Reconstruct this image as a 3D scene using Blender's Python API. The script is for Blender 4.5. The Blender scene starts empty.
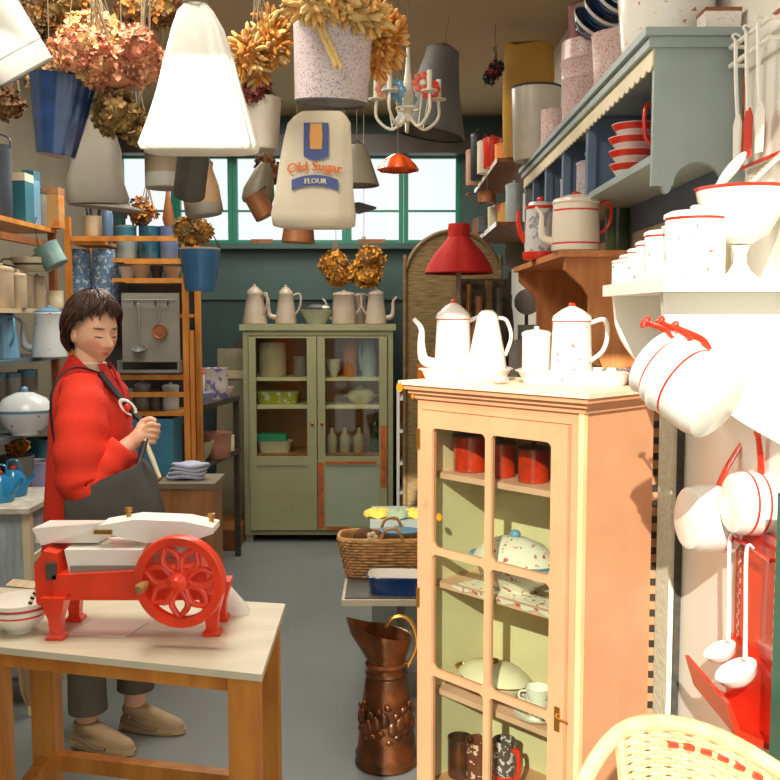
import bpy, bmesh, math, random
from mathutils import Vector, Matrix, Euler
R = random.Random(11)
sc = bpy.context.scene
C = sc.collection
F = 940.0; CZ = 1.56; TL = math.atan(76/940); PI = math.pi
ct, st = math.cos(TL), math.sin(TL)

def Z(py, Y):                       # height of a point seen on image row py at distance Y
    v = (390-py)/F
    return CZ + Y*(-st+v*ct)/(ct+v*st)
def L(px, z, Y):                    # point at height z, distance Y, seen on image column px
    k = (z-CZ)/Y
    v = (k*ct+st)/(ct-k*st)
    return Vector(((px-390)/F*Y/(ct+v*st), Y, z))
def XX(px, py, Y): return L(px, Z(py, Y), Y)

# ------------------------------------------------------------------ materials
def lin(c):
    return tuple(((x/255)/12.92 if x/255 <= .04045 else ((x/255+.055)/1.055)**2.4) for x in c)+(1,)
MC = {}
def mat(name, rgb, rough=.5, metal=0, var=.1, vs=6, bump=0, bs=50, speck=None, sxyz=(1, 1, 1), coat=0, rgb2=None, spec=.5, ttype='noise'):
    if name in MC: return MC[name]
    m = bpy.data.materials.new(name); MC[name] = m; m.use_nodes = True
    nt = m.node_tree; N = nt.nodes; K = nt.links
    b = N['Principled BSDF']; b.inputs['Roughness'].default_value = rough; b.inputs['Metallic'].default_value = metal
    b.inputs['Coat Weight'].default_value = coat; b.inputs['Specular IOR Level'].default_value = spec
    tc = N.new('ShaderNodeTexCoord'); mp = N.new('ShaderNodeMapping'); mp.inputs['Scale'].default_value = sxyz
    K.new(tc.outputs['Object'], mp.inputs['Vector'])
    n = N.new('ShaderNodeTexNoise'); n.inputs['Scale'].default_value = vs; n.inputs['Detail'].default_value = 5
    K.new(mp.outputs[0], n.inputs['Vector'])
    cr = N.new('ShaderNodeValToRGB'); K.new(n.outputs['Fac'], cr.inputs['Fac'])
    c = lin(rgb)
    if rgb2: c0, c1 = lin(rgb2), c
    else: c0 = tuple(x*(1-var) for x in c[:3])+(1,); c1 = tuple(min(1, x*(1+var)) for x in c[:3])+(1,)
    cr.color_ramp.elements[0].position = .35; cr.color_ramp.elements[0].color = c0
    cr.color_ramp.elements[1].position = .65; cr.color_ramp.elements[1].color = c1
    col = cr.outputs['Color']
    if speck:
        s_, th, sr = speck
        n2 = N.new('ShaderNodeTexNoise'); n2.inputs['Scale'].default_value = s_; n2.inputs['Detail'].default_value = 2
        K.new(tc.outputs['Object'], n2.inputs['Vector'])
        r2 = N.new('ShaderNodeValToRGB'); r2.color_ramp.elements[0].position = th; r2.color_ramp.elements[1].position = th+.03
        K.new(n2.outputs['Fac'], r2.inputs['Fac'])
        mx = N.new('ShaderNodeMixRGB'); K.new(r2.outputs['Color'], mx.inputs['Fac']); K.new(col, mx.inputs['Color1'])
        mx.inputs['Color2'].default_value = lin(sr); col = mx.outputs['Color']
    K.new(col, b.inputs['Base Color'])
    if bump:
        n3 = N.new('ShaderNodeTexNoise'); n3.inputs['Scale'].default_value = bs; n3.inputs['Detail'].default_value = 4
        K.new(mp.outputs[0], n3.inputs['Vector'])
        bp = N.new('ShaderNodeBump'); bp.inputs['Strength'].default_value = bump; bp.inputs['Distance'].default_value = .01
        K.new(n3.outputs['Fac'], bp.inputs['Height']); K.new(bp.outputs[0], b.inputs['Normal'])
    return m
def glass(name, tint=(240, 243, 240), gl=.03):
    m = bpy.data.materials.new(name); m.use_nodes = True; nt = m.node_tree; N = nt.nodes; K = nt.links
    for x in list(N): N.remove(x)
    o = N.new('ShaderNodeOutputMaterial'); t = N.new('ShaderNodeBsdfTransparent'); t.inputs[0].default_value = lin(tint)
    g = N.new('ShaderNodeBsdfGlossy'); g.inputs['Roughness'].default_value = gl
    f = N.new('ShaderNodeLayerWeight'); f.inputs[0].default_value = .5
    p = N.new('ShaderNodeMath'); p.operation = 'POWER'; p.inputs[1].default_value = 4; K.new(f.outputs['Facing'], p.inputs[0])
    a = N.new('ShaderNodeMath'); a.operation = 'MULTIPLY_ADD'; a.inputs[1].default_value = .5; a.inputs[2].default_value = .03; K.new(p.outputs[0], a.inputs[0])
    mx = N.new('ShaderNodeMixShader'); K.new(a.outputs[0], mx.inputs[0]); K.new(t.outputs[0], mx.inputs[1]); K.new(g.outputs[0], mx.inputs[2])
    K.new(mx.outputs[0], o.inputs[0]); return m

white = mat('white_enamel', (240, 236, 226), .22, var=.03, coat=.3)
wred = mat('white_enamel_red_marks', (240, 236, 226), .22, var=.03, speck=(55, .655, (206, 110, 90)))
wpale = mat('white_enamel_pale_specks', (238, 230, 222), .25, var=.04, speck=(110, .64, (214, 170, 160)))
mauve = mat('mauve_speckled_enamel', (190, 178, 176), .3, var=.08, speck=(170, .56, (156, 132, 140)))
pinksp = mat('pink_speckled_enamel', (222, 196, 190), .3, var=.05, speck=(170, .55, (190, 140, 134)))
bluesp = mat('blue_speckled_enamel', (96, 128, 160), .3, var=.2, vs=30, speck=(60, .56, (180, 195, 205)))
red = mat('red_enamel', (220, 52, 28), .28, var=.08, coat=.3)
redpaint = mat('red_paint', (230, 62, 32), .35, var=.12, vs=14, coat=.2, speck=(40, .72, (150, 40, 25)))
canred = mat('canister_red', (190, 50, 22), .2, var=.25, vs=20, coat=.4)
darkred = mat('dark_red', (120, 25, 25), .5)
orange = mat('orange', (236, 130, 20), .5)
blue = mat('cobalt_enamel', (28, 66, 128), .2, var=.2, coat=.4)
navy = mat('navy_enamel', (30, 60, 104), .2, var=.3, vs=9, coat=.5)
ltblue = mat('light_blue_enamel', (106, 158, 190), .25, var=.08, coat=.3)
teal = mat('teal_enamel', (48, 112, 130), .3, var=.15)
skyb = mat('bright_blue_enamel', (30, 130, 180), .2, coat=.4)
lilac = mat('lilac_enamel', (160, 158, 196), .3)
greyen = mat('grey_enamel', (138, 136, 126), .4, var=.1)
dgrey = mat('dark_grey_tin', (74, 74, 70), .45, var=.2)
zinc = mat('zinc', (128, 130, 128), .4, .3, var=.15)
beige = mat('beige_stoneware', (190, 172, 142), .5, var=.1)
cream = mat('cream_china', (226, 216, 186), .3, var=.05)
floral = mat('cream_floral_china', (226, 220, 206), .25, var=.04, speck=(48, .6, (190, 100, 84)))
bfloral = mat('blue_floral_enamel', (206, 214, 214), .25, var=.04, speck=(26, .69, (190, 110, 96)))
black = mat('black', (22, 22, 24), .5)
blackm = mat('black_metal', (34, 34, 36), .35, .3)
chrome = mat('chrome', (200, 200, 205), .2, .9)
brass = mat('brass', (176, 132, 60), .3, .8)
copper = mat('copper', (142, 84, 46), .3, .75, var=.4, vs=12, bump=.3, bs=20, rgb2=(84, 62, 44))
coppr2 = mat('dull_copper', (150, 98, 62), .4, .4, var=.3)
woodor = mat('orange_wood', (216, 146, 62), .4, vs=5, sxyz=(3, 3, .6), rgb2=(184, 112, 42), bump=.05)
woodbr = mat('brown_wood', (150, 92, 48), .45, vs=5, sxyz=(4, 4, .7), rgb2=(116, 66, 32))
woodtan = mat('tan_wood', (178, 128, 80), .5, vs=5, sxyz=(4, 4, .7), rgb2=(146, 98, 56))
wooddk = mat('dark_wood', (58, 50, 42), .5, var=.25)
salmon = mat('salmon_painted_wood', (210, 154, 114), .45, var=.06, vs=7, speck=(9, .74, (190, 134, 96)))
salmonin = mat('cabinet_inside_cream', (216, 206, 166), .55, var=.05)
shelfpk = mat('pink_shelf_paint', (222, 176, 150), .5, var=.06)
greyblu = mat('grey_green_paint', (150, 164, 160), .45, var=.05, speck=(14, .74, (120, 128, 120)))
blugrey = mat('blue_grey_paint', (98, 118, 142), .5, var=.08)
creamp = mat('cream_paint', (226, 214, 176), .5, var=.06)
whitep = mat('white_paint', (240, 238, 228), .5, var=.03, speck=(12, .76, (200, 190, 170)))
olive = mat('sage_green_paint', (148, 148, 110), .5, var=.06, vs=5)
olive2 = mat('pale_sage_paint', (150, 162, 138), .5, var=.05)
rust = mat('bare_rust_wood', (168, 84, 34), .6, var=.3, vs=18)
tealp = mat('teal_paint', (20, 116, 98), .4, var=.08)
greenfr = mat('green_window_paint', (30, 122, 98), .4, var=.06)
dteal = mat('dark_teal_wall', (60, 84, 80), .6, var=.08, vs=3)
dteal2 = mat('darker_teal_panel', (40, 62, 62), .6, var=.08, vs=3)
plast = mat('plaster', (190, 170, 136), .8, var=.05, vs=2)
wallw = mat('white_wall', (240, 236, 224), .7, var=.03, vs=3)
floorm = mat('grey_floor', (118, 124, 122), .35, var=.08, vs=1.6, speck=(22, .77, (170, 172, 168)))
pave = mat('pavement', (190, 184, 170), .8, var=.08)
linen = mat('white_linen', (226, 223, 212), .85, var=.03, bump=.15, bs=300)
sackm = mat('flour_sack_cloth', (196, 186, 164), .9, var=.07, bump=.2, bs=300)
greycl = mat('grey_felt', (140, 134, 122), .9, var=.08)
marble = mat('cream_table_top', (206, 198, 172), .4, var=.08, vs=4, sxyz=(1, 3, 1))
wick = mat('pale_wicker', (220, 194, 146), .5, var=.18, vs=40)
wickd = mat('brown_wicker', (120, 98, 64), .6, var=.25, vs=30)
baskm = mat('basket_cane', (196, 150, 92), .6, var=.25, vs=30)
paper = mat('paper', (226, 220, 206), .8, var=.04, speck=(14, .68, (190, 110, 90)))
yellow = mat('yellow_cloth', (196, 156, 56), .8, var=.12)
green = mat('green_glaze', (60, 120, 70), .4, var=.2)
bottleg = mat('green_bottle_glass', (30, 70, 45), .1, var=.1, coat=.5)
ice = mat('pale_glass', (176, 188, 186), .12, var=.15, coat=.4)
pane = glass('window_glass', (245, 246, 244), .5)
cgl = glass('cabinet_glass', (240, 244, 238))
string = mat('string', (120, 104, 78), .9)

# ------------------------------------------------------------------ mesh tools
def catmull(p, k):
    p = [Vector(q) for q in p]
    if k <= 1 or len(p) < 3: return p
    o = []
    for i in range(len(p)-1):
        a = p[i-1] if i else p[0]*2-p[1]; b, c = p[i], p[i+1]; d = p[i+2] if i+2 < len(p) else p[-1]*2-p[-2]
        for j in range(k):
            t = j/k
            o.append(.5*((2*b)+(c-a)*t+(2*a-5*b+4*c-d)*t*t+(3*b-a-3*c+d)*t**3))
    return o+[p[-1]]
class M:
    def __init__(s): s.b = bmesh.new(); s.x = Matrix(); s.mi = 0
    def v(s, p): return s.b.verts.new(s.x @ Vector(p))
    def f(s, vs, mi=None):
        try: f = s.b.faces.new(vs)
        except ValueError: return
        f.material_index = s.mi if mi is None else mi; f.smooth = True
    def bx(s, x0, x1, y0, y1, z0, z1):
        q = [s.v((x, y, z)) for z in (z0, z1) for y in (y0, y1) for x in (x0, x1)]
        for i in ((0, 2, 3, 1), (4, 5, 7, 6), (0, 1, 5, 4), (2, 6, 7, 3), (0, 4, 6, 2), (1, 3, 7, 5)): s.f([q[k] for k in i])
        return s
    def box(s, c, d, rot=None):
        o = s.x; s.x = o @ Matrix.Translation(c) @ (Euler(rot).to_matrix().to_4x4() if rot else Matrix())
        s.bx(-d[0]/2, d[0]/2, -d[1]/2, d[1]/2, -d[2]/2, d[2]/2); s.x = o; return s
    def lathe(s, pr, n=28, bands=(), sx=1, sy=1, fl=None):
        pts = [Vector((r, z)) for r, z in pr]
        for a, b, _ in bands:
            for zz in (a, b):
                for i in range(len(pts)-1):
                    p, q = pts[i], pts[i+1]
                    if (p.y-zz)*(q.y-zz) < -1e-12:
                        t = (zz-p.y)/(q.y-p.y); pts.insert(i+1, p+(q-p)*t); break
        rings = []
        for r, z in pts:
            if r < 1e-6: rings.append([s.v((0, 0, z))])
            else: rings.append([s.v((r*sx*(fl(z, i/n) if fl else 1)*math.cos(2*PI*i/n), r*sy*(fl(z, i/n) if fl else 1)*math.sin(2*PI*i/n), z)) for i in range(n)])
        for k in range(len(rings)-1):
            a, b = rings[k], rings[k+1]; zm = (pts[k].y+pts[k+1].y)/2; mi = s.mi
            for b0, b1, m_ in bands:
                if b0-1e-6 <= zm <= b1+1e-6: mi = m_
            for i in range(n):
                j = (i+1) % n
                if len(a) == 1 and len(b) == 1: break
                if len(a) == 1: s.f([a[0], b[j], b[i]], mi)
                elif len(b) == 1: s.f([a[i], a[j], b[0]], mi)
                else: s.f([a[i], a[j], b[j], b[i]], mi)
        return s
    def shell(s, pr, th=.003, **k):
        inn = [(max(r-th, 0), z+(th if i == 0 or z < pr[0][1]+th else 0)) for i, (r, z) in enumerate(pr)]
        return s.lathe(list(pr)+inn[::-1], **k)
    def tube(s, pts, r, n=8, k=5, flat=1.0, closed=False):
        m = len(pts); p = catmull(pts, k); rr = r if isinstance(r, (list, tuple)) else [r]*m
        def rad(i):
            t = i/(len(p)-1)*(m-1); j = min(int(t), m-2); return rr[j]+(rr[j+1]-rr[j])*(t-j)
        up = None; rings = []
        for i, q in enumerate(p):
            d = (p[min(i+1, len(p)-1)]-p[max(i-1, 0)])
            if d.length < 1e-9: d = Vector((0, 0, 1))
            d.normalize()
            if up is None: up = Vector((0, 0, 1)) if abs(d.z) < .9 else Vector((0, 1, 0))
            a = d.cross(up)
            if a.length < 1e-6: a = d.orthogonal()
            a.normalize(); b_ = a.cross(d).normalized(); up = b_
            ra = rad(i)
            rings.append([s.v(q+a*math.cos(2*PI*j/n)*ra+b_*math.sin(2*PI*j/n)*ra*flat) for j in range(n)])
        for i in range(len(rings)-1):
            for j in range(n): s.f([rings[i][j], rings[i][(j+1) % n], rings[i+1][(j+1) % n], rings[i+1][j]])
        s.f(rings[0][::-1]); s.f(rings[-1]); return s
    def ring(s, R_, r, n=24, m=8, c=(0, 0, 0), sx=1, sy=1):
        q = [[s.v((c[0]+(R_+r*math.cos(2*PI*j/m))*sx*math.cos(2*PI*i/n), c[1]+(R_+r*math.cos(2*PI*j/m))*sy*math.sin(2*PI*i/n), c[2]+r*math.sin(2*PI*j/m))) for j in range(m)] for i in range(n)]
        for i in range(n):
            for j in range(m): s.f([q[i][j], q[(i+1) % n][j], q[(i+1) % n][(j+1) % m], q[i][(j+1) % m]])
        return s
    def prism(s, poly, a, b, ax='y'):
        def pt(u, w, t): return {'y': (u, t, w), 'x': (t, u, w), 'z': (u, w, t)}[ax]
        A = [s.v(pt(u, w, a)) for u, w in poly]; B = [s.v(pt(u, w, b)) for u, w in poly]; n = len(poly)
        s.f(A); s.f(B[::-1])
        for i in range(n): s.f([A[i], B[i], B[(i+1) % n], A[(i+1) % n]])
        return s
    def ball(s, c, r, n=14, m=9):
        if not isinstance(r, (list, tuple)): r = (r, r, r)
        o = s.x; s.x = o @ Matrix.Translation(c) @ Matrix.Diagonal((r[0], r[1], r[2], 1))
        s.lathe([(math.sin(PI*i/m) if 0 < i < m else 0, -math.cos(PI*i/m)) for i in range(m+1)], n); s.x = o; return s
    def loft(s, rings, cap=True):
        q = [[s.v(p) for p in r] for r in rings]; n = len(q[0])
        for i in range(len(q)-1):
            for j in range(n): s.f([q[i][j], q[i][(j+1) % n], q[i+1][(j+1) % n], q[i+1][j]])
        if cap: s.f(q[0][::-1]); s.f(q[-1])
        return s
    def ob(s, name, mats, par=None, bev=0, loc=None, rot=None, ang=40):
        b = s.b
        if bev:
            es = [e for e in b.edges if len(e.link_faces) == 2 and e.calc_face_angle(0) > .6]
            if es: bmesh.ops.bevel(b, geom=es, offset=bev, segments=2, affect='EDGES', profile=.6, clamp_overlap=True)
            for f in b.faces: f.smooth = True
        bmesh.ops.recalc_face_normals(b, faces=b.faces)
        me = bpy.data.meshes.new(name); b.to_mesh(me); b.free(); me.set_sharp_from_angle(angle=math.radians(ang))
        for m in (mats if isinstance(mats, (list, tuple)) else [mats]): me.materials.append(m)
        o = bpy.data.objects.new(name, me); C.objects.link(o)
        if par: o.parent = par
        if loc is not None: o.location = loc
        if rot is not None: o.rotation_euler = rot
        return o
def tag(o, label, cat, group=None):
    o['label'] = label; o['category'] = cat
    if group: o['group'] = group
    return o
def struct(o): o['kind'] = 'structure'; return o
def T(name, label, cat, loc, rz=0, group=None, rot=None):
    o = bpy.data.objects.new(name, None); C.objects.link(o); o.location = loc; o.empty_display_size = .05
    o.rotation_euler = rot if rot is not None else (0, 0, rz); return tag(o, label, cat, group)
def fl_arc(r, a0, a1, n, c=(0, 0)): return [(c[0]+r*math.cos(a0+(a1-a0)*i/n), c[1]+r*math.sin(a0+(a1-a0)*i/n)) for i in range(n+1)]

# ------------------------------------------------------------------ vessel builders (local +x = spout, -x = handle)
def coffee(name, label, loc, h, rb, rt, m, acc=None, yaw=0, bands=(), group=None, spout=True, handle=True, hm=None, cone=.2, lm=None, rot=None):
    t = T(name, label, 'coffee pot', loc, yaw, group, rot); acc = acc or m; hm = hm or m
    hb = h*(1-cone)
    b = M(); b.lathe([(0, 0), (rb*.94, 0), (rb, h*.015), (rb, h*.06), (rb+(rt-rb)*.5, hb*.5), (rt*1.0, hb*.94), (rt*1.06, hb*.97), (rt*1.03, hb), (rt*.9, hb), (0, hb*.99)], bands=[(a*h, c*h, 1) for a, c in bands]); b.ob('body', [m, acc], t)
    l = M(); l.lathe([(0, hb), (rt*1.02, hb), (rt*1.0, hb+h*.03), (rt*.55, hb+h*cone*.55), (rt*.16, h*.955), (0, h*.955)], 24); lo = l.ob('lid', [lm or m], t)
    k = M(); k.ball((0, 0, h*.97), (rt*.2, rt*.2, h*.03), 10, 6); k.ob('knob', [acc], lo)
    if spout:
        s = M(); s.tube([(rb*.8, 0, h*.16), (rb+h*.13, 0, h*.22), (rb+h*.17, 0, h*.42), (rb+h*.17, 0, h*.62), (rb+h*.27, 0, h*.75)], [h*.075, h*.07, h*.05, h*.036, h*.03], 10, 6); s.ob('spout', [m], t)
    if handle:
        s = M(); s.tube([(-rt*.95, 0, hb*.93), (-rt-h*.16, 0, hb*.98), (-rt-h*.2, 0, hb*.75), (-rt-h*.15, 0, hb*.5), (-rb*.9, 0, hb*.33)], h*.028, 8, 6); s.ob('handle', [hm], t)
    return t
def canister(name, label, loc, r, h, m, lm=None, km=None, yaw=0, bands=(), group=None, cat='canister', acc=None, rot=None):
    t = T(name, label, cat, loc, yaw, group, rot); lm = lm or m; km = km or lm; hb = h*.82
    b = M(); b.lathe([(0, 0), (r*.94, 0), (r, h*.02), (r, hb), (r*.9, hb), (0, hb)], bands=[(a*h, c*h, 1) for a, c in bands]); b.ob('body', [m, acc or lm], t)
    l = M(); l.lathe([(0, hb), (r*1.05, hb), (r*1.05, hb+h*.05), (r*.85, h*.91), (r*.2, h*.94), (0, h*.94)]); lo = l.ob('lid', [lm], t)
    k = M(); k.ball((0, 0, h*.965), (r*.2, r*.2, h*.035), 10, 6); k.ob('knob', [km], lo); return t
def pot(name, label, cat, loc, pr, m, acc=None, bands=(), th=.003, rot=None, yaw=0, group=None, handle=0, bail=0, ears=0, fl=None, hm=None, n=28, inner=None):
    """open turned vessel; pr in metres"""
    t = T(name, label, cat, loc, yaw, group, rot); acc = acc or m; hm = hm or acc
    b = M(); b.shell(pr, th, bands=[(a, c, 1) for a, c in bands], fl=fl, n=n)
    b.ob('body', [m, acc], t); h = pr[-1][1]; r = pr[-1][0]
    if handle:
        s = M(); s.tube([(-r*.97, 0, h*.85), (-r-handle, 0, h*.85), (-r-handle*1.1, 0, h*.5), (-pr[1][0]*.95-handle*.2, 0, h*.2), (-pr[1][0]*.98, 0, h*.2)], max(.0035, h*.045), 8); s.ob('handle', [hm], t)
    if bail:
        s = M(); s.tube([(-r, 0, h*.97), (-r*.9, 0, h+bail*.6), (0, 0, h+bail), (r*.9, 0, h+bail*.6), (r, 0, h*.97)], .0035, 6); s.ob('bail_handle', [hm], t)
    if ears:
        for sg in (-1, 1):
            s = M(); s.tube([(sg*r*.97, -ears*.6, h*.75), (sg*(r+ears), -ears*.4, h*.8), (sg*(r+ears), ears*.4, h*.8), (sg*r*.97, ears*.6, h*.75)], ears*.16, 6); s.ob('handle', [hm], t)
    return t
def cyl(r, h, rt=None): rt = rt or r; return [(0, 0), (r*.95, 0), (r, h*.03), (r+(rt-r)*.5, h*.5), (rt, h*.97), (rt*1.03, h)]
def bowlp(r, h, foot=.45): return [(0, 0), (r*foot, 0), (r*foot, h*.06), (r*.75, h*.4), (r*.93, h*.78), (r, h)]
def bottle(name, label, loc, r, h, m, cap=None, group=None, cat='bottle'):
    t = T(name, label, cat, loc, 0, group); M().lathe([(0, 0), (r*.9, 0), (r, h*.03), (r, h*.55), (r*.8, h*.66), (r*.36, h*.76), (r*.34, h*.93), (r*.4, h*.94), (0, h*.94)], 18).ob('body', [m], t)
    M().lathe([(0, h*.93), (r*.4, h*.93), (r*.4, h), (0, h)], 12).ob('stopper', [cap or m], t); return t
def tin(name, label, loc, w, d, h, m, lm=None, yaw=0, cat='tin', group=None, rot=None):
    t = T(name, label, cat, loc, yaw, group, rot); M().bx(-w/2, w/2, -d/2, d/2, 0, h*.84).ob('body', [m], t, bev=min(w, d)*.08)
    M().bx(-w*.515, w*.515, -d*.515, d*.515, h*.84, h).ob('lid', [lm or m], t, bev=min(w, d)*.06); return t
def tureen(name, label, loc, r, h, m, km, sx=1.25, yaw=0, cat='tureen', bandm=None):
    t = T(name, label, cat, loc, yaw); hb = h*.52
    M().lathe([(0, 0), (r*.5, 0), (r*.52, h*.05), (r*.85, h*.22), (r*.98, hb*.9), (r, hb), (r*.9, hb), (0, hb)], sx=sx, sy=.9, bands=[(hb*.88, hb, 1)]).ob('body', [m, bandm or m], t)
    lo = M().lathe([(0, hb), (r*1.02, hb), (r, hb+h*.03), (r*.75, h*.76), (r*.3, h*.88), (0, h*.9)], sx=sx, sy=.9).ob('lid', [m], t)
    M().ball((0, 0, h*.94), (r*.16, r*.16, h*.07), 10, 7).ob('knob', [km], lo)
    for s in (-1, 1): M().tube([(s*r*sx*.95, -r*.22, hb*.8), (s*(r*sx+r*.22), -r*.15, hb*.9), (s*(r*sx+r*.22), r*.15, hb*.9), (s*r*sx*.95, r*.22, hb*.8)], r*.05, 6).ob('handle', [bandm or m], t)
    return t
def dish(name, label, cat, loc, w, d, h, m_out, m_in, yaw=0, fl=1.15):
    t = T(name, label, cat, loc, yaw)
    def ring(a, b, z): 
        return [(x*a, y*b, z) for x, y in [(math.copysign(abs(math.cos(u))**.45, math.cos(u)), math.copysign(abs(math.sin(u))**.45, math.sin(u))) for u in [2*PI*i/32 for i in range(32)]]]
    w /= 2; d /= 2
    M().loft([ring(w/fl, d/fl, 0), ring(w*.97, d*.97, h*.85), ring(w*1.04, d*1.04, h), ring(w*.99, d*.99, h+.002)], cap=False).loft([ring(w/fl*.02, d/fl*.02, .0), ring(w/fl, d/fl, 0)], cap=False).ob('body', [m_out], t)
    M().loft([ring(w*.99, d*.99, h+.0035), ring(w*.94, d*.94, h*.85), ring(w/fl*.93, d/fl*.93, .006), ring(w/fl*.02, d/fl*.02, .006)], cap=False).ob('lining', [m_in], t); return t
def cord_to(par, z0, z1=2.98, x=0, y=0, r=.0018, name='cord'): return M().tube([(x, y, z0), (x, y, z1)], r, 6, 1).ob(name, [string], par)
def bunch(label, c, rad, cols, n=260, s=.02, top=2.98, group=None, lobes=3, name='dried_flower_bunch', kind=0):
    t = T(name, label, 'dried flowers', (c[0], c[1], c[2]-rad[2]), 0, group); cx = Vector((0, 0, rad[2])); b = M()
    lb = [(cx+Vector((R.uniform(-.5, .5)*rad[0], R.uniform(-.4, .4)*rad[1], R.uniform(-.45, .4)*rad[2])), R.uniform(.5, .68)) for _ in range(lobes)]
    b.mi = 0
    for lc, k in lb: b.ball(lc, (rad[0]*k*.8, rad[1]*k*.8, rad[2]*k*.8), 10, 7)
    for i in range(n):
        lc, k = R.choice(lb); d = Vector((R.gauss(0, 1), R.gauss(0, 1), R.gauss(0, 1))).normalized()
        p = lc+Vector((d.x*rad[0]*k, d.y*rad[1]*k, d.z*rad[2]*k))*R.uniform(.85, 1.08); b.mi = R.randrange(len(cols))
        b.x = Matrix.Translation(p) @ (d+Vector((R.uniform(-.5, .5), R.uniform(-.5, .5), R.uniform(-.5, .5)))).to_track_quat('Z', 'X').to_matrix().to_4x4() @ Matrix.Rotation(R.uniform(0, 6.28), 4, 'Z')
        if kind == 0:
            for a in range(4):
                o = b.x; b.x = o @ Matrix.Rotation(a*PI/2+R.uniform(-.2, .2), 4, 'Z'); q = s*R.uniform(.7, 1.2)
                b.f([b.v((0, 0, 0)), b.v((q*.6, -q*.45, q*.22)), b.v((q*1.1, 0, q*.45)), b.v((q*.6, q*.45, q*.22))]); b.x = o
        else:
            q = s*R.uniform(.7, 1.3); b.ball((0, 0, q*.4), (q*.35, q*.35, q), 6, 4)
    b.x = Matrix(); b.ob('flower_heads', cols, t)
    m = M()
    for i in range(7): m.tube([(R.uniform(-.4, .4)*rad[0], R.uniform(-.4, .4)*rad[1], rad[2]*1.5), (R.uniform(-.012, .012), R.uniform(-.012, .012), rad[2]*2.05+.06)], .0025, 5, 1)
    m.ob('stem_bundle', [string], t)
    if top: cord_to(t, rad[2]*2.05+.03, top-(c[2]-rad[2]))
    return t
# ------------------------------------------------------------------ the shop
XR, XL, YB, ZC = .90, -2.05, 7.0, 3.0
struct(M().bx(XL-.1, XR+.1, .5, YB+.1, -.06, 0).ob('floor', floorm))
struct(M().bx(-9, 9, -9, .5, -.09, -.03).ob('pavement', pave))  # ground outside, out of view, added to bounce sunlight indoors
struct(M().bx(XL-.1, XR+.1, 1.4, YB+.1, ZC, ZC+.08).bx(XL-.1, XR+.1, 1.4, 1.48, ZC+.08, 3.6).bx(XL-.1, XR+.1, .42, 1.48, 3.6, 3.68).ob('ceiling', plast))  # unseen front bay raised to let the sun reach the linen bag
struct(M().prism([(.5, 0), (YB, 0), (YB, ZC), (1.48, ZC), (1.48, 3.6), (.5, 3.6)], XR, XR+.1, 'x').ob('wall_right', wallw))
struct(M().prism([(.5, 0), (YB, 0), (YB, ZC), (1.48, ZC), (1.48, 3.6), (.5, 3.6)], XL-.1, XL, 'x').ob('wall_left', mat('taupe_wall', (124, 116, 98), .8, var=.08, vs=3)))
# unseen shop front added to shape the sun: opening right, slot over panel left
struct(M().bx(XL-.1, -1.5, .42, .5, 0, 3.6).bx(-1.5, -.72, .42, .5, 0, 2.7).bx(-1.5, -.72, .42, .5, 3.18, 3.6).bx(-.72, XR+.1, .42, .5, 2.95, 3.6).ob('wall_front_sun_mask', plast))
w0, w1, zs, zt = -2.0, .52, 2.075, 2.73
struct(M().bx(XL, XR, YB, YB+.1, 0, zs).bx(XL, XR, YB, YB+.1, zt, ZC).bx(XL, w0, YB, YB+.1, zs, zt).bx(w1, XR, YB, YB+.1, zs, zt).ob('wall_back', dteal))
struct(M().bx(XL, XR, YB-.16, YB-.02, 2.71, 2.84).ob('trim_1', wooddk, bev=.01))
struct(M().bx(XL, XR, YB-.03, YB-.002, .0, 1.66).ob('trim_2', dteal2))
struct(M().bx(XL, XR, YB-.05, YB-.002, 1.665, 1.70).ob('trim_3', dteal, bev=.006))
struct(M().bx(XL, .6, YB-.09, YB-.002, 2.035, 2.075).ob('trim_4', dteal, bev=.006))
for i in range(6):
    a = w0+(w1-w0)*i/6; b = w0+(w1-w0)*(i+1)/6
    fr = M()
    for q in ((a+.001, a+.035, zs, zt), (b-.035, b-.001, zs, zt)): fr.bx(q[0], q[1], YB+.01, YB+.06, q[2], q[3])
    fr.bx(a+.036, b-.036, YB+.01, YB+.06, zt-.03, zt); fr.bx(a+.036, b-.036, YB+.01, YB+.06, zs, zs+.03)
    fr.bx(a+.036, b-.036, YB+.02, YB+.035, 2.31, 2.325)
    wo = struct(fr.ob('window_%d' % (i+1), greenfr if i > 1 else greenfr))
    M().bx(a+.036, b-.036, YB+.04, YB+.046, zs+.03, zt-.03).ob('pane', pane, wo)
# things lying on the window sill
for px, w, lab in ((150, .10, 'low brown wooden strip on the window sill left of the beige pitcher'), (262, .16, 'brown wooden strip on the window sill beside the flour sack'), (372, .2, 'long brown wooden strip on the window sill above the yellow pompons')):
    p = L(px, zs, YB-.05); tag(M().bx(-w/2, w/2, -.012, .012, 0, .03).ob('wooden_strip', woodbr, loc=(p.x, p.y, 2.0755), bev=.003), lab, 'wood strip', 'strips on the window sill')
# stair stringer on the dark wall
struct(M().prism([(0, 0), (.05, 0), (.05, .42), (.36, .78), (.36, .84), (.0, .45)], 0, .04).ob('trim_5', wooddk, loc=(-1.27, YB-.08, 0.75)))
# right wall strips behind the pink cabinet
struct(M().bx(XR-.035, XR-.001, 2.86, 3.0, 0, 1.55).ob('trim_6', mat('rough_cream_plaster', (240, 228, 202), .9, var=.06, vs=30, bump=.5, bs=60), bev=.01))
tr = M().bx(XR-.02, XR-.001, 2.845, 2.858, 0, 1.5); struct(tr.ob('trim_7', mat('dark_strip', (70, 66, 58), .7, var=.2, vs=40)))
m = M().bx(.845, XR-.001, 3.03, 3.06, 0, 1.5); tr = struct(m.ob('trim_8', salmon))
m = M()
for i in range(26): m.bx(.855, .875, 3.024, 3.03, .1+i*.052, .122+i*.052)
m.ob('slot', wooddk, tr)
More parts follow.
